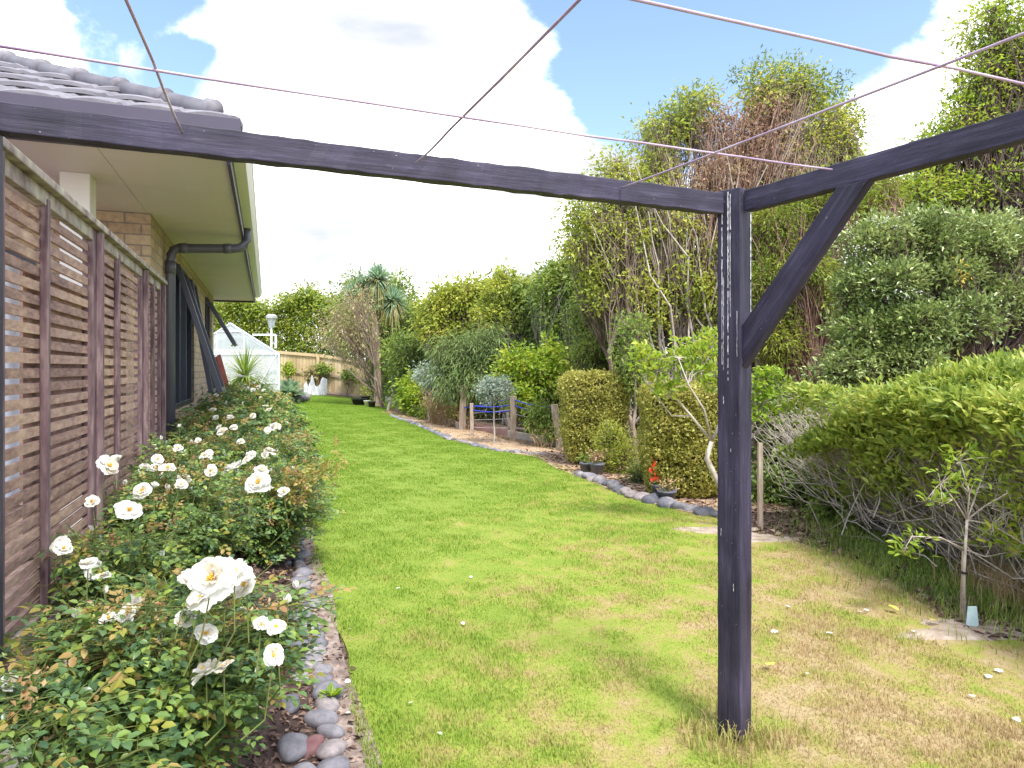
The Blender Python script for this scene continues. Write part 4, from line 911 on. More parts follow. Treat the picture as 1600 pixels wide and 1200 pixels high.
tree('leafy_shrub', 'glossy yellow green leafy shrub behind the blue cords', 'shrub', gb(830, 14.6), [C(810,570,14.6,28,26),C(840,590,14.4,28,30),C(795,600,14.6,22,22),C(862,560,14.6,20,30),C(815,622,14.2,26,16)],
     M['leaf_bright'], M['bark_dark'], 7000, .10, .06, .15, 12, 3, .03, shell=.4)
tree('leafy_shrub', 'glossy green shrub at the far end of the border above the pale boards', 'shrub', gb(640, 19.2), [C(645,610,19.2,20,24),C(664,625,18.8,24,22),C(690,640,18,26,18)],
     M['leaf_bright'], M['bark_dark'], 7000, .11, .06, .17, 12, 3, .03, shell=.4)
tree('fine_leaved_shrub', 'soft blue green fine leaved shrub above the left golden shrub', 'shrub', gb(930, 12.8), [C(915,490,12.8,30,34),C(945,500,12.6,34,34),C(975,480,12.8,24,30),C(930,545,12.4,40,30),C(975,550,12.4,30,30)],
     M['leaf_mid'], M['bark_dark'], 12000, .07, .022, .13, 14, 4, .035, shell=.3, droop=.4)
# the big multi-stemmed tree
bt = gb(1075, 11.2)
tree('multistem_tree', 'tall tree fanning out in many bare pale stems with a brown dying top', 'tree', bt,
     [C(1035,215,11.5,42,36),C(1085,175,11.5,34,34),C(1190,150,11.5,34,34),C(1250,150,11.5,40,38),C(1295,205,11.5,42,44),C(1320,250,11.5,28,34),C(1250,240,11.5,50,40),C(965,290,11.2,44,42),C(935,345,11,42,36),C(905,380,11,32,26),C(1010,310,11.2,40,36),C(1060,355,11,34,24),C(985,370,11,40,26),C(900,330,11.2,18,26),C(1110,390,11,30,24),C(1030,265,11.3,30,26)],
     M['leaf_yellowgreen'], M['bark'], 25000, .075, .034, .17, 8, 9, .05, shell=.35, droop=.35, base_spread=.38, fine=2, twig=.006)
# dying brown top: its leaves are on the same tree
rt = bpy.data.objects['multistem_tree']
def extra(root, name, clumps, lm, bm_, nleaf, L, Wd, cl, per, base, tw=.005, droop=.2, shell=.1, sname=None, stems=.35, r0=.02):
    Cc = np.array([c[0] for c in clumps]); R = np.array([c[1] for c in clumps]); nc = nleaf//per; w = R.prod(1)**(2/3); w /= w.sum()
    ci = rng.choice(len(Cc), nc, p=w); d = rdir(nc); K = Cc[ci]+d*R[ci]*(shell+(1-shell)*rng.random(nc)**.5)[:, None]*lump(d)[:, None]
    idx = np.repeat(np.arange(nc), per); m = len(idx); off = rng.normal(size=(m,3))*cl*.6
    D = rdir(m)+unit(off)*.7; D[:, 2] -= droop; N = unit(rdir(m)*.75+[0,0,.8]); sz = rng.uniform(.6,1.25,m)
    V, Fc = leaves_geo(K[idx]+off, D, N, L*sz, Wd*sz); link(name, mesh_from(name, V, Fc), lm, root)
    if sname:
        k = len(K)//2; P0 = base+np.c_[rng.normal(size=(k,2))*stems, np.zeros(k)]; P0 = P0+(K[:k]-P0)*rng.uniform(.35,.7,(k,1))
        V, Fc = chain(curved(P0, K[:k], 5, .05, -.03), r0*.5, tw, 4); link(sname, mesh_from(sname, V, Fc, True), bm_, root)
extra(rt, 'dead_foliage', [C(1130,210,11.3,46,60),C(1180,240,11.2,60,60),C(1200,180,11.3,40,40),C(1120,280,11.1,60,40),C(1220,290,11.1,50,36)], M['leaf_brown'], M['bark_red'], 7500, .075, .03, .16, 7, bt, .005, .5, .1, 'dead_branches')
extra(rt, 'young_foliage', [C(1040,195,11.6,40,24),C(1082,160,11.6,34,22),C(1200,120,11.6,46,24),C(1270,145,11.6,50,26),C(1325,195,11.6,26,40)], M['leaf_blue'], M['bark_dark'], 3600, .085, .03, .10, 7, bt, .004, -.3, .6, None)
extra(rt, 'low_foliage', [C(960,430,11,50,50),C(1010,470,10.9,50,50),C(1070,440,10.9,46,60),C(925,440,11,30,40),C(1100,480,10.8,30,60)], M['leaf_yellowgreen'], None, 5200, .08, .038, .10, 7, bt, .004, .2, .1, None)
# bare stems fan: long slim stems from the base up into the crown
n = 150; P0 = bt+np.c_[rng.normal(size=n)*.45, rng.normal(size=n)*.25, np.zeros(n)]
tx = rng.uniform(925, 1290, n); ty = rng.uniform(240, 420, n)
P1 = np.array([W(a, b, 11.2+rng.normal()*.3) for a, b in zip(tx, ty)])
V, Fc = chain(curved(P0, P1, 8, .045, -.02), .028, .007, 5); link('stem', mesh_from('stem', V, Fc, True), M['bark_grey'], rt)
tree('conifer_tree', 'feathery yellow green conifer filling the space behind the black brace', 'tree', gb(1260, 10.2), [C(1215,350,10.2,50,50),C(1280,310,10.2,50,40),C(1330,340,10.4,40,44),C(1250,420,10,50,40),C(1200,450,10,40,50),C(1370,300,10.5,40,34),C(1295,470,10,34,40),C(1215,530,9.9,40,40)],
     M['leaf_hedge'], M['bark_red'], 34000, .08, .018, .12, 14, 3, .06, shell=.25, droop=.2, fine=3, twig=.006)
tree('tall_tree', 'tall bright green tree reaching out of the top right corner of the photo', 'tree', gb(1530, 11.5), [C(1560,40,11.5,50,44),C(1600,110,11.5,60,60),C(1530,130,11.5,40,50),C(1510,200,11.5,50,40),C(1455,235,11.6,40,30),C(1440,300,11.5,50,34),C(1580,210,11.5,50,50),C(1560,290,11.3,60,30),C(1690,60,11.5,70,80),C(1700,220,11.5,70,80),C(1410,320,11.3,40,30),C(1490,310,11.3,40,24)],
     M['leaf_bright'], M['bark_dark'], 34000, .085, .034, .20, 8, 5, .06, shell=.35, droop=.1, base_spread=.6, fine=2)
tree('glossy_shrub', 'large dark glossy rounded shrub layered above the clipped hedge', 'shrub', gb(1440, 7.9), [C(1370,385,7.8,48,40),C(1440,372,7.8,52,40),C(1520,385,7.8,52,44),C(1585,400,7.9,40,44),C(1345,450,7.7,36,34),C(1400,440,7.5,40,30),C(1560,460,7.8,50,26),C(1480,430,7.6,40,26),C(1360,520,7.6,50,36),C(1430,505,7.4,52,34),C(1500,500,7.5,44,34),C(1330,575,7.6,46,28),C(1420,565,7.4,50,28),C(1580,490,7.7,34,20),C(1660,440,7.8,50,60)],
     M['leaf_glossy'], M['bark_dark'], 62000, .058, .026, .075, 12, 4, .05, shell=.62, droop=-.35, fine=2, twig=.005, tex6=False)
rg = bpy.data.objects['glossy_shrub']
extra(rg, 'blossom', [C(1380,355,7.7,50,14),C(1340,400,7.5,30,20),C(1400,460,7.2,30,10)], M['petal'], None, 260, .02, .018, .04, 5, None, shell=.6)
extra(rg, 'yellow_leaves', [C(1500,415,7.3,9,7),C(1505,432,7.3,9,5)], M['yellow_petal'], None, 40, .05, .02, .05, 5, None, shell=.2)
tree('understory_shrub', 'dark leafy undergrowth behind the stake left of the clipped hedge', 'shrub', gb(1255, 7.6), [C(1220,720,7.6,40,50),C(1270,690,7.4,40,50),C(1230,640,7.6,44,40),C(1200,770,7.2,36,34),C(1290,760,6.8,34,40),C(1330,790,6.3,30,34)],
     M['leaf_dark'], M['bark_dark'], 15000, .06, .03, .1, 12, 5, .02, shell=.3, base_spread=.4)
tree('leafy_shrub', 'low bright leafy shrub tucked under the left end of the clipped hedge', 'shrub', gb(1320, 6.3), [C(1300,735,6.3,28,26),C(1330,760,6.1,30,34),C(1300,790,6.2,26,26),C(1350,800,5.9,26,26)],
     M['leaf_mid'], M['bark_dark'], 5000, .06, .028, .08, 10, 3, .016, shell=.4)
# ---- clipped hedge on the right: leafy top, bare twiggy flank
ch = thing('clipped_hedge', 'broad clipped hedge with a leafy top and a bare twiggy flank by the sapling', 'hedge', (3.4, 4.8, 0))
def ffront(y): return 2.50+0.10*(6.6-y)-0.18*np.clip(y-5.6, 0, 2)   # lawn-side face of the top
n = 3600; yb = 2.2+3.6*rng.random(n); P0 = np.c_[ffront(yb)+.75+rng.normal(size=n)*.22, yb+rng.normal(size=n)*.1, ground(ffront(yb)+.7, yb)+rng.random(n)*.35]
face = rng.random(n) < .62
yt = yb+rng.normal(size=n)*.55+.25
P1 = np.where(face[:, None], np.c_[ffront(yt)+rng.random(n)*.12, yt, .40+.80*rng.random(n)], np.c_[ffront(yt)+rng.random(n)*1.5, yt, .75+.15*rng.random(n)])
cut = (1.35-P1[:, 2])*0.55; P1[:, 0] += np.where(face, cut*.75, 0)
V, Fc = chain(curved(P0, P1, 6, .10, -.08), .0055, .0016, 4); link('branches', mesh_from('branches', V, Fc, True), M['bark_grey'], ch)
n = 2500; a_ = P1[rng.integers(0, len(P1), n)]; b_ = a_+rdir(n)*.16*[1,1,.5]; b_[:, 2] = np.minimum(b_[:, 2], 1.14)
V, Fc = chain(curved(a_-rdir(n)*.1, b_, 2, .1), .003, .0015, 3); link('twigs', mesh_from('twigs', V, Fc), M['bark_grey'], ch)
def hleaf(K, per, spread, L, Wd, mt, nm, up=.5, parent=ch):
    idx = np.repeat(np.arange(len(K)), per); m = len(idx); off = rng.normal(size=(m,3))*spread; off[:, 2] = np.abs(off[:, 2])*.7
    D = unit(unit(off)*.6+rdir(m)*.6+[-.15,-.1,up]); N = unit(rdir(m)*.8+[0,0,.6]); sz = rng.uniform(.6,1.2,m)
    V, Fc = leaves6_geo(K[idx]+off, D, N, L*sz, Wd*sz); link(nm, mesh_from(nm, V, Fc), mt, parent)
nt_ = 5600; y = 2.0+4.0*rng.random(nt_); x = ffront(y)-.03+1.9*rng.random(nt_)**1.1; top = 1.20+.05*np.sin(x*4)+.07*np.sin(y*3.1)-.16*np.exp(-(x-ffront(y))/.16)+.05-.045*(y-4)*.8-.45*np.clip(y-5.0,0,1)**2+.04*np.sin(x*9+y*7)+.08*rng.random(nt_)
hleaf(np.c_[x, y, top], 12, .05, .068, .021, M['leaf_clip'], 'top_foliage')
nf = 3200; y = 2.2+3.8*rng.random(nf); h = rng.random(nf)**.75; z = .24+.98*h
msk = ((np.sin(y*3.3+z*5)+.8*np.sin(y*7.1-z*6)+1.9*(z-.70)-.12*(y-4.5)) > .45) | (rng.random(nf) < .15); y, z = y[msk], z[msk]
hleaf(np.c_[ffront(y)-.03+(1.25-z)*.36+rng.normal(size=len(y))*.05, y, z], 12, .05, .068, .021, M['leaf_clip'], 'flank_foliage', .3)
K = np.c_[ffront(3.9)+.25+rng.random(40)*.4, 3.6+rng.random(40)*.5, .25+rng.random(40)*.3]; hleaf(K, 9, .06, .06, .02, M['leaf_mid'], 'low_foliage')
# ---- golden clipped shrubs
def box_shrub(label, px0, px1, pyt, pyb, Y, dy, n, taper=.0):
    base = gb((px0+px1)/2, Y); rt_ = thing('golden_shrub', label, 'shrub', base, 'clipped golden shrubs')
    a = W(px0, pyt, Y); b = W(px1, pyb, Y); cx = (a[0]+b[0])/2; hx = (b[0]-a[0])/2; z0, z1 = max(b[2], base[2]+.03), a[2]; hz = (z1-z0)/2; cz = (z0+z1)/2
    d = rdir(n); s = 1/np.max(np.abs(d), axis=1, keepdims=True); q = d*s
    rr = (np.abs(q)**7).sum(1, keepdims=True)**(1/7); q = q/rr*1.0; q *= (.90+.13*rng.random((n,1)))
    w = 1-taper*(1-(q[:, 2]+1)/2)
    K = np.c_[cx+q[:, 0]*hx*w, Y+dy/2+q[:, 1]*dy/2*w, cz+q[:, 2]*hz]+rng.normal(size=(n,3))*.012
    K += (0.018*np.sin(K[:, [2,0,1]]*9))+0.010*np.sin(K[:, [1,2,0]]*21+1); thin = (np.sin(K[:,0]*13+K[:,2]*9)*np.sin(K[:,2]*11-K[:,1]*7) < .55) | (rng.random(n) < .45); K = K[thin]; q = q[thin]; n = len(K); N = unit(q*.5+rdir(n)*.8); D = unit(rdir(n)+q*.5+[0,0,.3]); sz = rng.uniform(.6,1.3,n)
    V, Fc = leaves_geo(K, D, N, .038*sz, .025*sz); link('foliage', mesh_from('foliage', V, Fc), M['leaf_gold'], rt_)
    ns_ = 700; j_ = rng.integers(0, n, ns_); e_ = K[j_]+unit(q[j_]+[0,0,.6])*rng.uniform(.02,.075,(ns_,1)); V, Fc = leaves_geo(np.repeat(e_, 3, 0)+rng.normal(size=(ns_*3,3))*.012, rdir(ns_*3)+[0,0,.8], rdir(ns_*3), .036, .022); link('stray_shoots', mesh_from('stray_shoots', V, Fc), M['leaf_gold'], rt_)
    nb = 400; P1 = K[rng.integers(0, n, nb)]; P0 = np.c_[cx+rng.normal(size=nb)*.06, Y+dy/2+rng.normal(size=nb)*.06, np.full(nb, base[2]-.03)]
    V, Fc = chain(curved(P0, P1, 4, .08), .009, .003, 4); link('branches', mesh_from('branches', V, Fc, True), M['bark_dark'], rt_)
box_shrub('clipped golden shrub left of the pair with two pots at its foot', 880, 986, 586, 724, 9.7, .85, 34000, .18)
box_shrub('clipped golden shrub right of the pair behind the forked sapling', 1016, 1140, 606, 796, 7.2, .75, 40000, .12)
tree('spiky_shrub', 'low olive shrub between the two golden shrubs', 'shrub', gb(962, 9.3), [C(955,690,9.3,24,30),C(975,715,9.1,24,22),C(945,720,9.2,16,18)], M['leaf_yellowgreen'], M['bark_dark'], 5000, .05, .012, .09, 10, 4, .01, shell=.2, droop=-.4)
tree('slim_tree', 'slim straight trunked young tree between the golden shrubs', 'tree', gb(997, 9.6), [C(985,560,9.8,28,34),C(1005,600,9.8,22,30),C(990,520,9.9,26,30)], M['leaf_mid'], M['bark'], 3200, .06, .03, .11, 10, 1, .028, fork=.9, shell=.3)
tree('fern', 'dark arching fern at the edge of the border behind the red flower', 'plant', gb(1000, 8.4), [C(1000,745,8.4,16,10),C(1010,735,8.5,14,14)], M['leaf_dark'], M['bark_dark'], 500, .12, .018, .05, 8, 3, .006, parts=('fronds', 'stems'))
# ---- forked sapling with stake
fs = gp(1172, 826); fsr = thing('forked_sapling', 'young forked tree with bright sparse leaves beside the black post', 'tree', fs)
YS = fs[1]; fk1 = W(1127, 765, YS); fk2 = W(1104, 716, YS); fk3 = W(1112, 690, YS)
wd = MB(); wd.tube([fs-[0,0,.05], W(1150,800,YS), fk1, fk2, fk3], [.032,.029,.026,.024,.022], 8)
br = [([fk3, W(1080,650,YS), W(1050,615,YS+.05), W(1030,580,YS)], .014), ([fk3, W(1100,640,YS-.1), W(1075,600,YS-.15), W(1060,560,YS-.2)], .013), ([fk3, W(1128,650,YS+.1), W(1120,600,YS+.1), W(1100,540,YS+.1)], .012), ([fk1, W(1168,690,YS), W(1195,660,YS+.1), W(1225,640,YS)], .014), ([W(1168,690,YS), W(1185,640,YS), W(1180,600,YS+.1)], .010), ([fk3, W(1140,640,YS), W(1150,590,YS)], .011), ([W(1080,650,YS), W(1050,650,YS+.1), W(1010,600,YS)], .008)]
tips = []
for pts, r in br: wd.tube(pts, [r*(1-.22*i) for i in range(len(pts))], 6); tips += pts[1:]
tips = np.array(tips); K = []; 
for c in [C(1030,575,YS,34,30),C(1065,555,YS,30,26),C(1100,540,YS,30,28),C(1045,605,YS,30,20),C(1010,560,YS,20,24),C(1090,580,YS,30,24),C(1115,600,YS,20,30),C(1190,610,YS,20,26),C(1215,635,YS,26,26),C(1180,650,YS,18,14),C(1200,590,YS,18,16)]:
    nn = 26; K.append(c[0]+rdir(nn)*np.array(c[1])*rng.random((nn,1))**.5)
K = np.concatenate(K); near = tips[np.argmin(np.linalg.norm(K[:, None]-tips[None], axis=2), axis=1)]
V, Fc = chain(curved(near, K, 3, .1), .0045, .002, 4); wm = mesh_from('t', V, Fc, True)
o = wd.build('trunk', M['bark_grey'], fsr, True); link('twigs', wm, M['bark_grey'], fsr)
hleaf(K, 7, .03, .062, .028, M['leaf_bright'], 'leaves', .2, fsr)
sc = gp(1188, 826); st = thing('wooden_stake', 'square wooden stake supporting the forked sapling', 'stake', sc)
m_ = MB(); m_.bar(sc-[0,0,.2], [sc[0]-.003, sc[1], W(0,692,sc[1])[2]], .04, .04, (0,1,0), 8, .0015); m_.build('shaft', M['post_wood'], st, bevel=.003)
# ---- right sapling
sp = gp(1508, 972); spr = thing('young_sapling', 'small leafy sapling with a tag in the sandy patch by the clipped hedge', 'tree', sp); YS = sp[1]
wd = MB(); top = W(1511, 812, YS); wd.tube([sp-[0,0,.05], W(1506,900,YS), top], [.009,.008,.007], 8)
br = [[W(1506,858,YS),W(1470,840,YS),W(1425,838,YS-.05),W(1415,855,YS-.08)],[top,W(1490,780,YS),W(1470,755,YS)],[top,W(1515,770,YS),W(1500,720,YS)],[top,W(1540,790,YS),W(1575,770,YS-.1)],[top,W(1550,820,YS),W(1600,850,YS-.1)],[top,W(1530,760,YS+.1),W(1545,720,YS+.1)],[W(1506,858,YS),W(1540,870,YS),W(1580,862,YS)]]
tips = []
for pts in br: wd.tube(pts, [.005*(1-.2*i) for i in range(len(pts))], 6); tips += pts
wd.build('trunk', M['bark_grey'], spr, True); tips = np.array(tips)
K = []
for c in [C(1475,745,YS,18,24),C(1500,715,YS,16,22),C(1545,720,YS,18,24),C(1460,780,YS,24,18),C(1520,750,YS,22,26),C(1575,770,YS,24,26),C(1555,840,YS,30,16),C(1590,860,YS,18,14),C(1430,850,YS,20,22),C(1415,860,YS,10,18),C(1590,800,YS,20,26)]:
    nn = 11; K.append(c[0]+rdir(nn)*np.array(c[1])*rng.random((nn,1))**.5)
K = np.concatenate(K); near = tips[np.argmin(np.linalg.norm(K[:, None]-tips[None], axis=2), axis=1)]
V, Fc = chain(curved(near, K, 3, .08), .0028, .0013, 4); link('twigs', mesh_from('twigs', V, Fc, True), M['bark_grey'], spr)
hleaf(K, 3, .02, .058, .018, M['leaf_bright'], 'leaves', .15, spr)
m_ = MB(); ti = W(1506,895,YS); m_.tube([ti+[0,0,-.006], ti+[0,0,.006]], .013, 10); m_.build('tie', M['black_plastic'], spr)
c = gp(1518, 985); m_ = MB(); m_.hexa([c+[-.03,0,.02],c+[.035,-.01,.0],c+[.04,.0,.0],c+[-.025,.008,.02],c+[-.012,.01,.115],c+[.03,.0,.12],c+[.032,.006,.12],c+[-.01,.018,.115]]); m_.build('plant_tag', M['tagblue'], spr, bevel=.002)
sc = gp(1501, 970); st = thing('thin_stake', 'thin grey stake standing against the small right hand sapling', 'stake', sc)
m_ = MB(); m_.bar(sc-[0,0,.1], W(1505,862,sc[1]), .011, .011, (0,1,0), 6, .0008); m_.build('shaft', M['post_wood'], st)
# ---- standard topiary, tree fern, silver shrub
tb = gp(772, 694); YT = tb[1]
tt = tree('standard_tree', 'small lollipop tree with a silvery round head on a thin stem', 'tree', tb, [C(772,612,YT,24,18),C(760,604,YT,14,12),C(786,604,YT,13,12),C(772,598,YT,12,10)], M['leaf_silver'], M['bark_grey'], 3200, .045, .028, .06, 8, 1, .018, fork=.93, shell=.4, group=None)
tree('fluffy_shrub', 'feathery light green shrub by the leaning post end', 'shrub', gb(850, 12.4), [C(845,640,12.3,20,14),C(860,655,12.2,18,16),C(838,660,12.2,14,14),C(862,675,12.1,14,12)], M['leaf_mid'], M['bark_dark'], 3600, .08, .014, .08, 10, 3, .012, droop=.5, shell=.2)
tree('silver_shrub', 'loose grey leaved shrub above the dry stalks of the border', 'shrub', gb(678, 17.5), [C(665,585,17.5,18,14),C(685,590,17.3,20,16),C(700,610,17,16,18)], M['leaf_silver'], M['bark_grey'], 2600, .09, .04, .12, 9, 4, .015, shell=.2)
for (px, py, hh, nn) in [(668,655,.7,40),(678,662,.8,60),(688,664,.6,50),(705,668,.5,40),(663,650,.5,30),(850,700,.35,20),(735,672,.4,24)]:
    c = gp(px, py); P0 = c+np.c_[rng.normal(size=nn)*.08, rng.normal(size=nn)*.08, np.zeros(nn)]; P1 = P0+np.c_[rng.normal(size=nn)*.14, rng.normal(size=nn)*.1, hh*rng.uniform(.5,1.1,nn)]
    t_ = thing('dried_plant', 'clump of dead straw coloured stalks in the far border', 'plant', c, 'dead stalks in the border'); V, Fc = chain(curved(P0, P1, 3, .08), .007, .003, 4); link('stalks', mesh_from('stalks', V, Fc), M['straw'], t_)
    V, Fc = leaves_geo(np.repeat(P1, 3, 0)+rng.normal(size=(nn*3,3))*.03, rdir(nn*3), rdir(nn*3), .07, .03); link('seed_heads', mesh_from('seed_heads', V, Fc), M['straw'], t_)
# ---- post and wire support with blue cords
ws = thing('wire_support', 'row of rough timber posts strung with wires and blue cord in the border', 'plant support', gp(800, 690))
def vpost(px0, pyt, px1, pyb, w, pn):
    b = gp(px1, pyb); t = W(px0, pyt, b[1]); m_ = MB(); m_.bar(b-[0,0,.2], t, w, w, (0,1,0), 6, .004); m_.build(pn, M['post_wood'], ws, bevel=.005); return b, t
pp = [vpost(725, 602, 722, 672, .15, 'post'), vpost(737, 630, 738, 682, .07, 'post'), vpost(802, 619, 802, 688, .12, 'post'), vpost(866, 632, 877, 700, .13, 'post')]
def strung(a, b, f0, f1, mt, nm, r=.008, sag=.04):
    p = a[0]+(a[1]-a[0])*f0; q = b[0]+(b[1]-b[0])*f1; pts = [p+(q-p)*t-[0,0,sag*4*t*(1-t)] for t in np.linspace(0,1,10)]; m_ = MB(); m_.tube(pts, r, 5); m_.build(nm, mt, ws)
for f in (.93,.80): strung(pp[1], pp[2], f, f-.12, M['blue_cord'], 'blue_cord', .012); strung(pp[2], pp[3], f, f, M['blue_cord'], 'blue_cord', .012)
strung(pp[0], pp[2], .5, .98, M['blue_cord'], 'blue_cord', .012)
for f in (.70,.5,.28): strung(pp[1], pp[2], f, f, M['wire'], 'wire', .005, .01)
for f in (.6,.3): strung(pp[2], pp[3], f, f, M['wire'], 'wire', .005, .01)
# ---- timber edging boards
for (a, b, h, mt, lb) in [((600,629),(628,640),.26,'board','pale grey timber edging board nearest the cabbage tree trunk'),((629,640),(648,648),.24,'board','pale timber edging board left of the green tinged one'),((649,648),(664,656),.22,'board_green','green tinged edging board in the far border'),((666,656),(690,664),.20,'board','pale weathered edging board behind the dead stalks'),((692,664),(716,672),.18,'board','grey edging board ending at the tallest rough post'),((724,671),(792,684),.17,'board_red','reddish edging board behind the little lollipop tree'),((794,684),(872,700),.15,'board','long pale edging board between the two right hand support posts')]:
    p, q_ = gp(*a), gp(*b); p = p+[0,.3,0]; q_ = q_+[0,.3,0]; m_ = MB(); m_.bar([p[0],p[1],g1(p[0],p[1])+h/2-.02], [q_[0],q_[1],g1(q_[0],q_[1])+h/2-.02], .045, h, (0,0,1), 6, .003)
    o = m_.build('edging_board', M[mt], None, bevel=.006); tag(o, lb, 'board', 'timber edging boards in the border')
# ---- pots
def pot(px, py, r, h, mt, label, plant=None, square=False, group=None):
    c = gp(px, py); rt_ = thing('plant_pot', label, 'pot', c, group); k = 4 if square else 22
    m_ = MB(); m_.lathe(c, [(0,.005),(r*.72,.005),(r*.92,h*.82),(r*.93,h*.82),(r*1.04,h*.84),(r*1.05,h),(r*.96,h),(r*.93,h*.86),(0,h*.84)], k); m_.build('pot', mt, rt_, not square)
    m_ = MB(); m_.lathe(c, [(0,h*.87),(r*.92,h*.865)], k); m_.build('soil', M['soil'], rt_)
    if plant:
        lm_, hh, n, L, Wd = plant; K = c+np.array([0,0,h])+np.c_[rng.normal(size=n)*r*.6, rng.normal(size=n)*r*.6, rng.random(n)*hh]
        D = rdir(n)+[0,0,.5]; V, Fc = leaves_geo(K, D, rdir(n)+[0,0,.5], L, Wd); link('plant', mesh_from('plant', V, Fc), lm_, rt_)
        nn = 8; P0 = c+np.array([0,0,h*.85])+np.c_[rng.normal(size=nn)*r*.2, rng.normal(size=nn)*r*.2, np.zeros(nn)]; P1 = K[:nn]; V, Fc = chain(curved(P0, P1, 3, .08), .004, .002, 4); link('stem', mesh_from('stem', V, Fc), M['rose_stem'], rt_)
    return rt_, c
pot(915, 739, .085, .14, M['grey_plastic'], 'small grey plastic pot left of its larger neighbour at the first golden shrub', (M['leaf_mid'], .10, 50, .06, .02))
pot(933, 744, .10, .17, M['grey_plastic'], 'grey plastic pot with wilted brown plant at the foot of the left golden shrub', (M['leaf_brown'], .16, 90, .05, .025))
_, c = pot(1031, 781, .095, .165, M['grey_plastic'], 'grey plastic pot holding the red flower beside the right golden shrub', (M['leaf_brown'], .05, 40, .04, .02))
n = 22; K = c+[-.075,-.09,.26]+rng.normal(size=(n,3))*[.018,.018,.032]; K[:12] += [-.02,0,.09]; V, Fc = leaves_geo(K, rdir(n)+[0,0,.4], rdir(n), .045, .03); link('red_flower', mesh_from('red_flower', V, Fc), M['red_petal'], _)
m_ = MB(); m_.tube([c+[0,0,.14], c+[-.06,.01,.2], c+[-.085,.02,.30]], .004, 5); m_.build('flower_stem', M['rose_stem'], _)
pot(1042, 786, .10, .135, M['grey_plastic'], 'grey plastic pot with dry stalks in front of the pot with the red flower', (M['straw'], .10, 60, .05, .015))
pot(538, 619, .26, .26, M['terracotta'], 'terracotta pot standing before the far fence right of the white cloth', (M['leaf_mid'], .6, 30, .12, .05))
pot(561, 633, .26, .22, M['black_plastic'], 'black tub with a thin young tree left of the cabbage tree', (M['leaf_mid'], .9, 40, .1, .05))
pot(571, 627, .20, .20, M['black_plastic'], 'black pot with leafy plant behind the tub with the thin tree', (M['leaf_yellowgreen'], .35, 60, .1, .06))
pot(573, 635, .10, .20, M['white_paint'], 'small white pot beside the dark pot at the cabbage tree foot')
pot(581, 637, .13, .20, M['black_plastic'], 'small dark pot right against the cabbage tree trunk')
# ---- white cloth over plants
wc = W(494, 606, 28.6); z0 = g1(wc[0], wc[1]); x0 = W(475,600,28.6)[0]; x1 = W(512,600,28.6)[0]
V = []; nx, nz = 44, 12
for i in range(nx+1):
    t = i/nx; hgt = np.interp(t, [0,.08,.18,.33,.37,.46,.56,.66,.72,.8,1], [.42,.60,.34,.86,.80,.42,.36,.44,.70,.76,.66])+.02*math.sin(i*2.1)
    for j in range(nz+1):
        s = j/nz; V.append((x0+(x1-x0)*t, wc[1]-.25*(1-s)+.07*math.sin(i*.9+j*.35)*(1-s*.5)+.025*math.sin(i*2.3-j), z0+hgt*s))
    for j in range(nz+1): pass
Fc = [(i*(nz+1)+j, (i+1)*(nz+1)+j, (i+1)*(nz+1)+j+1, i*(nz+1)+j+1) for i in range(nx) for j in range(nz)]
o = link('cloth_cover', mesh_from('cloth_cover', np.array(V), Fc, True), M['cloth']); sm = o.modifiers.new('thick','SOLIDIFY'); sm.thickness = .02
tag(o, 'crumpled white frost cloth draped against the far fence', 'cloth')
# ---- climbers on the fence
for (px, py, rx_, ry_, lm_, lb) in [(450,576,11,12,'leaf_bright','bright green climber on the fence rail next to the greenhouse'),(486,582,14,12,'leaf_rust','reddish climber on the fence above the white cloth'),(506,575,10,8,'leaf_mid','small green climber right of the pale fence post'),(545,585,12,3,'leaf_mid','thin creeper trailing along the middle fence rail')]:
    c = W(px, 612, 29.7); c[2] = g1(c[0], c[1]); tree('fence_climber', lb, 'climber', c, [C(px+dx*rx_*.5,py+dy*ry_*.5,29.75,rx_*.6,ry_*.5,.12) for dx, dy in ((-1,.3),(0,-.6),(1,.2),(.3,.8))], M[lm_], M['bark_dark'], 330, .13, .085, .12, 6, 2, .012, shell=.1)
# ---- yucca-like young cabbage tree and succulent
yb_ = gb(383, 14.5); yt = thing('spiky_plant', 'young spiky yellow green plant in front of the greenhouse', 'plant', yb_)
c = W(383, 588, 14.5); m_ = MB(); m_.tube([yb_, c], .05, 8); m_.build('stem', M['bark'], yt, True)
V, Fc = sword_head(yt, c, 150, .72, .035, .35, 3); 
link('leaves', mesh_from('leaves', V, Fc), leafmat('leaf_spear', [(0.12,0.20,0.03),(0.2,0.29,0.05),(0.3,0.36,0.09)], .45, .35), yt)
for (px, py) in [(452,618)]:
    c = gp(px, 630); c[2] += .22; t_ = thing('succulent', 'large blue green rosette succulent among dark rocks at the bed end', 'plant', c)
    n = 90; d = rdir(n); d[:, 2] = np.abs(d[:, 2])*.9+.1; V, Fc = leaves6_geo(c+d*.03, d, np.cross(np.cross(d, [0,0,1.0]), d)+1e-3, .60, .20, .12, .1); link('leaves', mesh_from('leaves', V, Fc, True), M['leaf_sword'], t_)
    m_ = MB(); m_.tube([c-[0,0,.25], c+[0,0,.05]], .06, 8); m_.build('stem', M['bark'], t_)
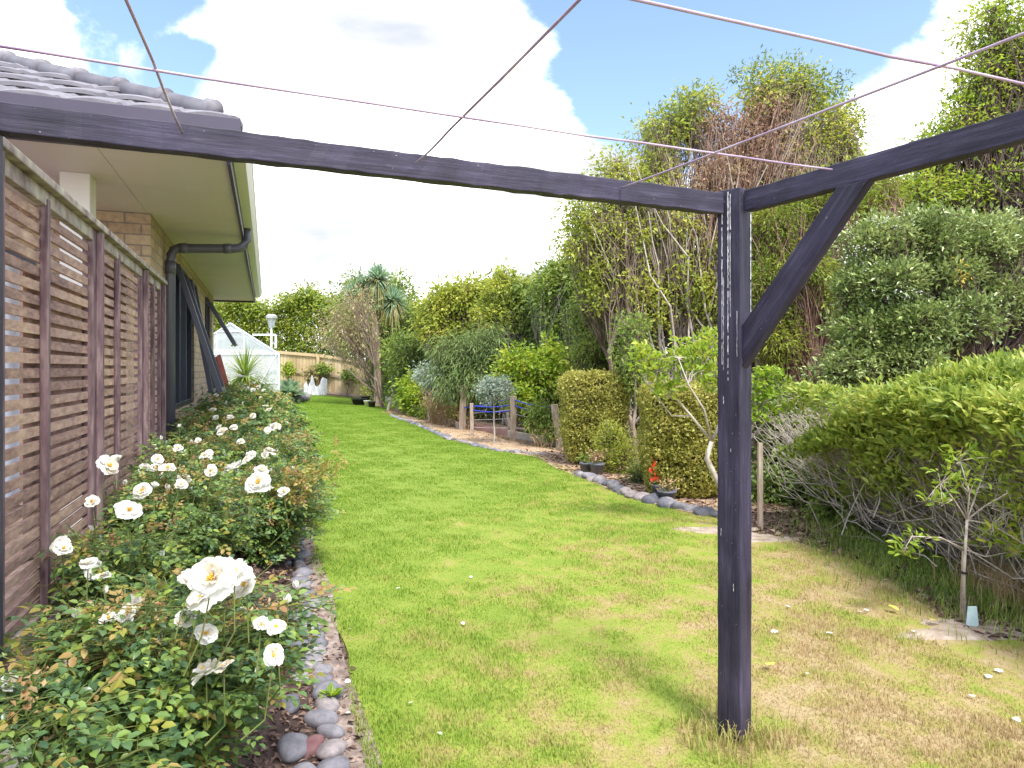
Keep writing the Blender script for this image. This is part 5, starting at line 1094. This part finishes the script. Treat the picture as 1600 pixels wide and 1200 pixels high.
# ------------------------------------------------------------------ roses
def petal(L, Wd, cup, ruf, ph, tilt, az, base=.008):
    nu, nv = 5, 5; V = []
    for i in range(nu+1):
        s = i/nu
        for j in range(nv+1):
            a = (j/nv-.5)*2; w = Wd/2*(0.25+0.95*math.sin(math.pi*min(1, s*.5+.08)))*(1 if s < .8 else 1-.35*((s-.8)/.2)**2)
            y = base+L*s*(1-.10*a*a*s-.05*(abs(a) < .2)*(s > .95)); x = a*w; z = cup*L*(a*a*.35)*s+ruf*math.sin(a*4+ph)*s*s+ruf*.6*math.sin(a*9+ph*2)*s**3-.12*L*s**3
            yy = y*math.cos(tilt)-z*math.sin(tilt); zz = y*math.sin(tilt)+z*math.cos(tilt)
            V.append((x*math.cos(az)-yy*math.sin(az), x*math.sin(az)+yy*math.cos(az), zz))
    Fc = [(i*(nv+1)+j, i*(nv+1)+j+1, (i+1)*(nv+1)+j+1, (i+1)*(nv+1)+j) for i in range(nu) for j in range(nv)]
    return V, Fc
def rose_mesh(seed, full):
    r = random.Random(seed); mb = MB(); 
    layers = [(6, .046, .046, .22, .15), (5, .038, .040, .25, .50), (4, .028, .030, .3, .85)] if full else [(6, .045, .047, .2, .12), (4, .034, .036, .25, .55)]
    if seed % 5 == 4: layers = [(5,.042,.040,.3,.75),(4,.034,.036,.35,1.05),(3,.026,.028,.35,1.25)]
    for (n, L, Wd, cup, tilt) in layers:
        o = r.random()*6
        for k in range(n):
            V, Fc = petal(L*r.uniform(.85,1.12), Wd*r.uniform(.9,1.15), cup, r.uniform(.002,.0045), r.random()*6, tilt+r.uniform(-.2,.2), o+2*math.pi*k/n+r.uniform(-.15,.15), .004)
            mb.add(V, Fc)
    me = mesh_from('rose_flower', mb.V, mb.F, True); me.materials.append(M['petal'])
    ms = MB()
    for k in range(26):
        a = r.random()*6.28; q_ = r.random()**.5*.0095; x, y = q_*math.cos(a), q_*math.sin(a); ms.tube([(x*.5,y*.5,.002),(x,y,.012+r.random()*.004)], [.0006,.0016], 4)
    st_ = mesh_from('stamens', ms.V, ms.F); st_.materials.append(M['stamen'])
    return me, st_
RM = [rose_mesh(i, i % 2 == 0) for i in range(10)]
def shoots(cen, n, r, h, seed, zb):
    """end points of canes filling a bush dome"""
    a = rng.random(n)*2*math.pi; q_ = rng.random(n)**.55*r; z = zb+h*(.35+.65*rng.random(n)**.7)*(1-.22*(q_/r)**2)
    return np.c_[cen[0]+q_*np.cos(a), cen[1]+q_*np.sin(a), z]
def compound(P, D, N, L, Wd, nl=5):
    """pinnate rose leaves: nl leaflets along a rachis"""
    D = unit(D); S = unit(np.cross(D, N)); N = np.cross(S, D); out = []
    spec = [(1.0, 0, 0.0, 1.1), (.62, 1, .8, 1.0), (.62, -1, .8, 1.0), (.25, 1, .95, .8), (.25, -1, .95, .8), (-.05, 1, 1, .65), (-.05, -1, 1, .65)][:nl]
    for (t, s, an, k) in spec:
        p = P+D*(L*2.0*t)[:, None]-N*(L*.3*t*t)[:, None]; d = D*math.cos(an)+S*s*math.sin(an)+rng.normal(size=P.shape)*.12
        out.append(leaves6_geo(p+S*s*.002, d, N+rng.normal(size=P.shape)*.2, L*k, Wd*k, .14, .18))
    out.append(segs_geo(P-D*(L*.5)[:, None], P+D*(L*2)[:, None], .0011, .0008, 3))
    return merge(out)
bushes = []
def rose_bush(c, Y, r, h, ncan, nleaf, label, L=.030, far=False):
    x = -.36*Y+c; gz = g1(x, Y); cen = np.array([x, Y, gz]); root = thing('rose_bush', label, 'rose bush', cen, 'rose bushes in the bed beside the screen')
    E = shoots(cen, ncan, r, h, 0, gz); P0 = cen+np.c_[rng.normal(size=(ncan,2))*r*.16, np.zeros(ncan)]
    can = curved(P0, E, 6, .08, .05); wd = [chain(can, .0055, .002, 5)]
    li = rng.integers(0, ncan, nleaf); lt = rng.random(nleaf)**.6*6; i0 = np.minimum(lt.astype(int), 5); fr_ = (lt-i0)[:, None]
    lp_ = can[li, i0]*(1-fr_)+can[li, i0+1]*fr_
    out = unit((lp_-cen)*[1,1,0]+1e-4); off = rdir(nleaf); off[:, 2] = np.abs(off[:, 2])*.3
    rad = rng.uniform(.02,.13,nleaf)[:, None]; p = lp_+(out*.4+off)*rad
    p[:, 2] = np.maximum(p[:, 2], ground(p[:, 0], p[:, 1])+.05)
    wd.append(segs_geo(lp_, p, .0022, .0012, 3))
    D = unit(out*.55+off*.7+rdir(nleaf)*.35); D[:, 2] -= .12; N = unit(rdir(nleaf)*.45+[0,0,1.0]); sz = rng.uniform(.7,1.25,nleaf)
    keep = (p@RX > -.72)
    yng = (rng.random(nleaf) < .13+.14*(p[:, 2] > gz+h*.75)) & keep; old = ~yng & keep
    for sel, mt, nm in ((old, M['leaf_rose'], 'foliage'), (yng, M['leaf_rose_young'], 'young_foliage')):
        if sel.sum() < 2: continue
        if far: V, Fc = merge([leaves_geo(p[sel]+rng.normal(size=(sel.sum(),3))*.03, unit(D[sel]+rdir(sel.sum())*.7), N[sel], L*1.3*sz[sel], L*.9*sz[sel]) for _ in range(4)])
        else: V, Fc = compound(p[sel], D[sel], N[sel], L*sz[sel], L*.62*sz[sel], 5)
        link(nm, mesh_from(nm, V, Fc), mt, root)
    V, Fc = merge(wd); link('stems', mesh_from('stems', V, Fc, True), M['rose_stem'], root)
    # spent brown clusters at cane ends
    k = max(3, int(ncan*.2)); e = E[rng.choice(ncan, k, False)]+[0,0,.02]; e = e[e@RX > -.7]; k = len(e)
    if k:
        Pp = np.repeat(e, 26, 0)+rng.normal(size=(k*26,3))*.017; V, Fc = leaves_geo(Pp, rdir(k*26), rdir(k*26), .018, .010); link('spent_blooms', mesh_from('spent_blooms', V, Fc), M['spent'], root)
    if not far and k:
        nb_ = max(3, ncan//9); eb = E[rng.choice(ncan, nb_, False)]; eb = eb[eb@RX > -.7]; nb_ = len(eb)
        if nb_:
            Pb = np.repeat(eb+[0,0,.03], 7, 0)+rng.normal(size=(nb_*7,3))*.002; V, Fc = leaves6_geo(Pb, rdir(nb_*7)*.35+[0,0,1.0], rdir(nb_*7), .026, .013, .3, .1); link('buds', mesh_from('buds', V, Fc, True), M['petal'], root)
            V, Fc = segs_geo(eb-[0,0,.04], eb+[0,0,.032], .0016, .003, 5); link('bud_stalks', mesh_from('bud_stalks', V, Fc), M['rose_stem'], root)
    bushes.append((cen, root, E)); return root
rose_bush(-.50, 1.50, .28, .46, 18, 420, 'leggy rose bush in the bottom left corner against the screen', .028)
rose_bush(-.30, 2.02, .37, .58, 105, 3300, 'rose bush with the big front blooms nearest the camera', .029)
rose_bush(-.60, 2.65, .24, .50, 30, 560, 'small open rose bush against the screen behind the leggy one', .028)
rose_bush(-.44, 3.45, .36, .62, 75, 2000, 'dense rose bush left of the bare mulch patch', .028)
rose_bush(-.56, 4.15, .34, .62, 50, 1300, 'rose bush against the screen below the dark second post', .028)
rose_bush(-.02, 4.75, .42, .68, 90, 2300, 'dense rose bush beyond the bare mulch patch spilling toward the stone edging', .028)
LB = ['rose bush further along the bed, one of the crowded mid row bushes', 'distant rose bush in the crowded far stretch of the bed']
Yb = 4.85
while Yb < 15.5:
    for c in (-.50, .02):
        far = Yb > 7.5
        hgt = .67+.012*Yb+random.uniform(-.06,.08) if Yb < 12 else .78
        rose_bush(c+random.uniform(-.06,.06), Yb+random.uniform(-.15,.15)+(c > -.2)*.7, .40+.004*Yb, hgt, 42, 1000 if not far else 750, LB[far], .030 if Yb < 6 else .034+.0016*Yb, far)
    Yb += .72 if Yb < 9 else .9
# a red-tipped shoot reaching over the lawn
b_ = bushes[5]
E0 = [W(528,716,4.7), W(508,722,4.6), W(520,735,4.7), W(495,728,4.6), W(480,735,4.5), W(470,745,4.4)]
P0 = np.array([b_[0]+[0,0,.1]]*len(E0)); E0 = np.array(E0); cn = curved(P0, E0, 6, .05, .12)
V, Fc = chain(cn, .005, .002, 5); link('long_shoots', mesh_from('long_shoots', V, Fc, True), M['rose_stem'], b_[1])
n = 130; lt = rng.integers(3,7,n); p = cn[rng.integers(0,len(E0),n), lt]+rng.normal(size=(n,3))*.05; V, Fc = compound(p, rdir(n)+[.2,0,.2], rdir(n)*.4+[0,0,1], np.full(n,.027), np.full(n,.017)); link('shoot_foliage', mesh_from('shoot_foliage', V, Fc), M['leaf_rose_young'], b_[1])
# flowers: (px, py, diameter in photo px)
FL = [(333,905,74),(366,897,62),(318,932,58),(385,915,56),(296,915,58),(352,925,50),(345,885,44),(322,1050,52),(350,1042,28),(210,950,44),(200,960,26),(163,996,44),(141,1040,36),(186,852,0),
      (168,728,38),(182,722,30),(201,797,42),(222,767,28),(212,775,24),(240,762,22),(228,735,24),(244,733,24),(262,732,26),(256,742,22),(287,749,24),(283,757,16),(144,783,18),(366,733,38),(408,735,28),(403,755,40),(394,768,26),(418,765,24),(443,769,14),(421,706,24),(413,712,16),(392,711,18),(386,717,14),(326,709,16),(320,712,12),(340,656,18),(347,674,20),(343,668,14),(278,701,14),
      (95,852,32),(150,893,34),(138,880,18),(160,900,22),(290,967,24),(420,972,36),(432,980,30),(408,978,24),(428,1024,30),(98,858,20),(22,1182,60),(10,1196,40),(12,1068,32),(315,945,30),(322,990,14),(170,967,14),
      (425,668,18),(418,672,14),(433,666,12),(350,640,11),(330,628,9),(385,607,10),(396,611,12),(404,605,10),(372,624,9),(415,634,10),(420,640,10),(365,601,9),(352,612,8),(376,590,8),(400,598,8),(316,606,9),(338,618,8),(345,600,7),(428,622,8),(383,640,9),(360,652,10),(395,650,9),(300,660,11),(318,648,10),(310,690,12),(376,690,12),(330,735,12),(246,718,12),(380,630,8),(408,622,8),(392,588,7),(370,583,7),(412,610,8),(333,640,9),(355,630,8),(398,640,8),(410,655,9),(365,668,9)]
nfl = 0
for (px, py, dpx) in FL:
    if dpx < 6 or (dpx < 12 and (px*7+py) % 3 == 0): continue
    zf = float(np.interp(py, [585,600,640,730,900,1040,1190], [1.27,1.13,1.03,.93,.78,.66,.60])) 
    Y = (HC-zf)*F/(py-HY); Y = min(Y, 15.0)
    # real bloom size bounds the distance too
    Ys = .088*F/dpx
    if dpx > 20: Y = .45*Y+.55*Ys if abs(Y-Ys) < 1.2 else Y
    dpx *= .88; p = W(px, py, Y)
    while p@RX < -.70: Y *= .97; p = W(px, py, Y)
    near = min(bushes, key=lambda b: np.linalg.norm((b[0]-p)[:2])); root = near[1]
    me, sm_ = RM[nfl % 10 if dpx > 20 else (nfl*3) % 10]; o = bpy.data.objects.new('rose_flower', me); COL.objects.link(o); o.parent = root; o.location = Vector(p)-root.location
    s = dpx/F*Y/.088; s = max(.6, min(s, 1.25)); o.scale = (s*random.uniform(.8,1.08), s*random.uniform(.8,1.08), s*random.uniform(.8,1.3))
    ti = random.uniform(.1, 1.25); az = random.uniform(-1.0, 1.0)+ (0.35 if px < 300 else 0); o.rotation_euler = (ti, random.uniform(-.5,.5), az)
    s2 = bpy.data.objects.new('stamens', sm_); COL.objects.link(s2); s2.parent = o
    m_ = MB(); e = p-np.array([random.uniform(-.03,.03), random.uniform(-.02,.05), random.uniform(.10,.16)]); e2_ = e+(near[0]-e)*[.12,.12,.2]
    m_.tube([e2_, e, p], [.0028,.0022,.0016], 5); m_.build('flower_stalk', M['rose_stem'], root); nfl += 1
# ---- fallen petals and leaves on the lawn
pm = MB(); V, Fc = petal(.03, .024, .3, .002, 1, .15, 0); pm.add(V, Fc); pme = mesh_from('petal', pm.V, pm.F, True); pme.materials.append(M['petal'])
PT_ = [((725,985),'l'),((624,923),'l'),((681,1155),'l'),((643,1108),'l'),((545,1073),'b'),((546,993),'b'),((550,1130),'b'),((1235,957),'r'),((1218,992),'r'),((1349,967),'r'),((1358,960),'r'),((1446,940),'r'),((1427,996),'r'),((1252,1060),'r'),((1380,912),'r'),((1512,1100),'r'),((1578,1136),'r'),((1565,1055),'r'),((1305,1000),'r'),((515,780),'b'),((523,783),'b'),((910,800),'l'),((733,905),'l'),((1538,1062),'r')]
for i, ((px, py), w) in enumerate(PT_):
    p = gp(px, py); o = bpy.data.objects.new('fallen_petal', pme); COL.objects.link(o); o.location = (p[0], p[1], p[2]+.022); s = random.uniform(.55,.95)*(1.3 if w == 'r' else 1); o.scale = (s, s, s); o.rotation_euler = (random.uniform(-.3,.3), random.uniform(-.3,.3), random.uniform(0,6))
    tag(o, {'l':'fallen white petal lying on the green part of the lawn','b':'fallen white petal beside the river stone edging','r':'pale fallen leaf lying on the dry lawn right of the post'}[w], 'petal', {'l':'petals on the green lawn','b':'petals by the stones','r':'pale leaves on the dry lawn'}[w])
for (px, py) in [(1197,1047),(1408,967),(1472,985)]:
    p = gp(px, py); o = bpy.data.objects.new('yellow_leaf', pme.copy()); o.data.materials.clear(); o.data.materials.append(M['yellow_petal']); COL.objects.link(o); o.location = (p[0], p[1], p[2]+.03); o.scale = (1.7,1.9,1.5); o.rotation_euler = (.2,.1,px); tag(o, 'fallen yellow leaf on the dry grass near the sapling and post', 'leaf', 'yellow leaves on the dry lawn')
# weed by the stones
c = gp(516, 1104); n = 34; a_ = rng.random(n)*6.28; D = np.c_[np.cos(a_), np.sin(a_), rng.uniform(.4,1.4,n)]; w_ = thing('weed', 'small bright green weed growing between the near edging stones', 'weed', c)
V, Fc = leaves6_geo(np.repeat((c+[0,0,.03])[None], n, 0)+rng.normal(size=(n,3))*.006, D, np.repeat([[0,0,1.0]], n, 0)+rng.normal(size=(n,3))*.2, .055, .022); link('leaves', mesh_from('leaves', V, Fc, True), M['leaf_bright'], w_)
# ------------------------------------------------------------------ light, sky, camera
S = unit(np.array([.30, -.60, 1.05])); sun_el = math.asin(S[2]); sun_az = math.atan2(S[0], S[1])
ld = bpy.data.lights.new('sun', 'SUN'); ld.energy = 1.9; ld.angle = math.radians(14); ld.color = (1, .96, .9)
lo = bpy.data.objects.new('sun', ld); COL.objects.link(lo); lo.rotation_euler = Vector(tuple(-S)).to_track_quat('-Z', 'Y').to_euler()
w = bpy.data.worlds.new('World'); SC.world = w; w.use_nodes = True; nt = w.node_tree; nt.nodes.clear()
out = nt.nodes.new('ShaderNodeOutputWorld'); bg = nt.nodes.new('ShaderNodeBackground')
sky = nt.nodes.new('ShaderNodeTexSky'); sky.sky_type = 'NISHITA'; sky.sun_disc = False; sky.sun_elevation = sun_el; sky.sun_rotation = sun_az; sky.air_density = 1.0; sky.dust_density = 1.6; sky.ozone_density = 1.5
tc = nt.nodes.new('ShaderNodeTexCoord')
def vm(op, *a):
    n = nt.nodes.new('ShaderNodeVectorMath'); n.operation = op
    for i, v in enumerate(a):
        if isinstance(v, (tuple, list)): n.inputs[i].default_value = v
        else: nt.links.new(v, n.inputs[i])
    return n
def mm(op, a, b=0.0, c=0.0, cl=False):
    n = nt.nodes.new('ShaderNodeMath'); n.operation = op; n.use_clamp = cl
    for i, v in enumerate((a, b, c)):
        if isinstance(v, (int, float)): n.inputs[i].default_value = v
        else: nt.links.new(v, n.inputs[i])
    return n.outputs[0]
dirv = tc.outputs['Generated']
nz_ = nt.nodes.new('ShaderNodeTexNoise'); nz_.inputs['Scale'].default_value = 3.6; nz_.inputs['Detail'].default_value = 9; nz_.inputs['Roughness'].default_value = .64; nz_.inputs['Distortion'].default_value = .25
mp = nt.nodes.new('ShaderNodeMapping'); mp.inputs['Scale'].default_value = (1,1,1.7); nt.links.new(dirv, mp.inputs[0]); nt.links.new(mp.outputs[0], nz_.inputs['Vector'])
base = mm('MULTIPLY_ADD', nz_.outputs['Fac'], 7.5, -3.6)
def blob(px, py, rpx, amt):
    d = W(px, py, 1.0)-[0,0,HC]; d = d/np.linalg.norm(d); c_ = math.cos(math.atan(rpx/F))
    dt = vm('DOT_PRODUCT', dirv, tuple(map(float, d))).outputs['Value']
    mr = nt.nodes.new('ShaderNodeMapRange'); mr.interpolation_type = 'SMOOTHSTEP'; mr.inputs[1].default_value = c_; mr.inputs[2].default_value = 1-(1-c_)*.25; mr.inputs[3].default_value = 0; mr.inputs[4].default_value = amt
    nt.links.new(dt, mr.inputs[0]); return mr.outputs[0]
tot = base
for b_ in [(570,80,290,1.6),(480,330,420,1.5),(760,330,330,1.1),(120,90,170,.55),(700,480,500,1.2),(1440,170,120,.9),(1560,-10,120,.5),(0,30,90,1.0),(930,60,190,-1.6),(1150,20,260,-1.7),(1040,130,170,-1.2),(1330,110,150,-1.0),(230,40,130,-2.4),(60,20,60,-.4),(310,130,70,-1.6),(1300,500,500,.9)]:
    tot = mm('ADD', tot, blob(*b_))
mr = nt.nodes.new('ShaderNodeMapRange'); mr.interpolation_type = 'SMOOTHSTEP'; mr.inputs[1].default_value = -.55; mr.inputs[2].default_value = 1.0; nt.links.new(tot, mr.inputs[0])
# cloud brightness: white tops, light grey-blue flat bases
n2 = nt.nodes.new('ShaderNodeTexNoise'); n2.inputs['Scale'].default_value = 4.2; n2.inputs['Detail'].default_value = 8
mp2 = nt.nodes.new('ShaderNodeMapping'); mp2.inputs['Scale'].default_value = (.8,.8,3.0); mp2.inputs['Location'].default_value = (3.1,1.2,.4); nt.links.new(dirv, mp2.inputs[0]); nt.links.new(mp2.outputs[0], n2.inputs['Vector'])
cr = nt.nodes.new('ShaderNodeValToRGB'); cr.color_ramp.elements[0].position = .0; cr.color_ramp.elements[0].color = (2.2,2.35,2.65,1); cr.color_ramp.elements[1].position = .95; cr.color_ramp.elements[1].color = (9.5,9.5,9.6,1); e_ = cr.color_ramp.elements.new(.38); e_.color = (3.1,3.15,3.25,1)
gf = mm('MULTIPLY_ADD', n2.outputs['Fac'], 3.0, -.72)
for b_ in [(430,384,90,.30),(500,384,90,.30),(570,386,90,.30),(640,386,80,.2),(650,75,170,.32),(820,378,90,.35)]: gf = mm('SUBTRACT', gf, blob(*b_))
nt.links.new(gf, cr.inputs[0])
mx = nt.nodes.new('ShaderNodeMix'); mx.data_type = 'RGBA'; nt.links.new(mr.outputs[0], mx.inputs[0]); nt.links.new(sky.outputs[0], mx.inputs[6]); nt.links.new(cr.outputs[0], mx.inputs[7])
nt.links.new(mx.outputs[2], bg.inputs[0]); bg.inputs[1].default_value = .12; nt.links.new(bg.outputs[0], out.inputs[0])
cam = bpy.data.cameras.new('camera'); co = bpy.data.objects.new('camera', cam); COL.objects.link(co); SC.camera = co
co.location = (0, 0, HC); co.rotation_euler = (math.radians(90), 0, 0); cam.sensor_width = 36; cam.lens = F/1600*36; cam.shift_y = (HY-600)/1600; cam.clip_end = 3000; cam.clip_start = .02
SC.view_settings.view_transform = 'Standard'; SC.view_settings.look = 'None'; SC.view_settings.exposure = 1.58; SC.view_settings.gamma = 1
SC.render.engine = 'CYCLES'; SC.cycles.max_bounces = 6; SC.cycles.transparent_max_bounces = 12
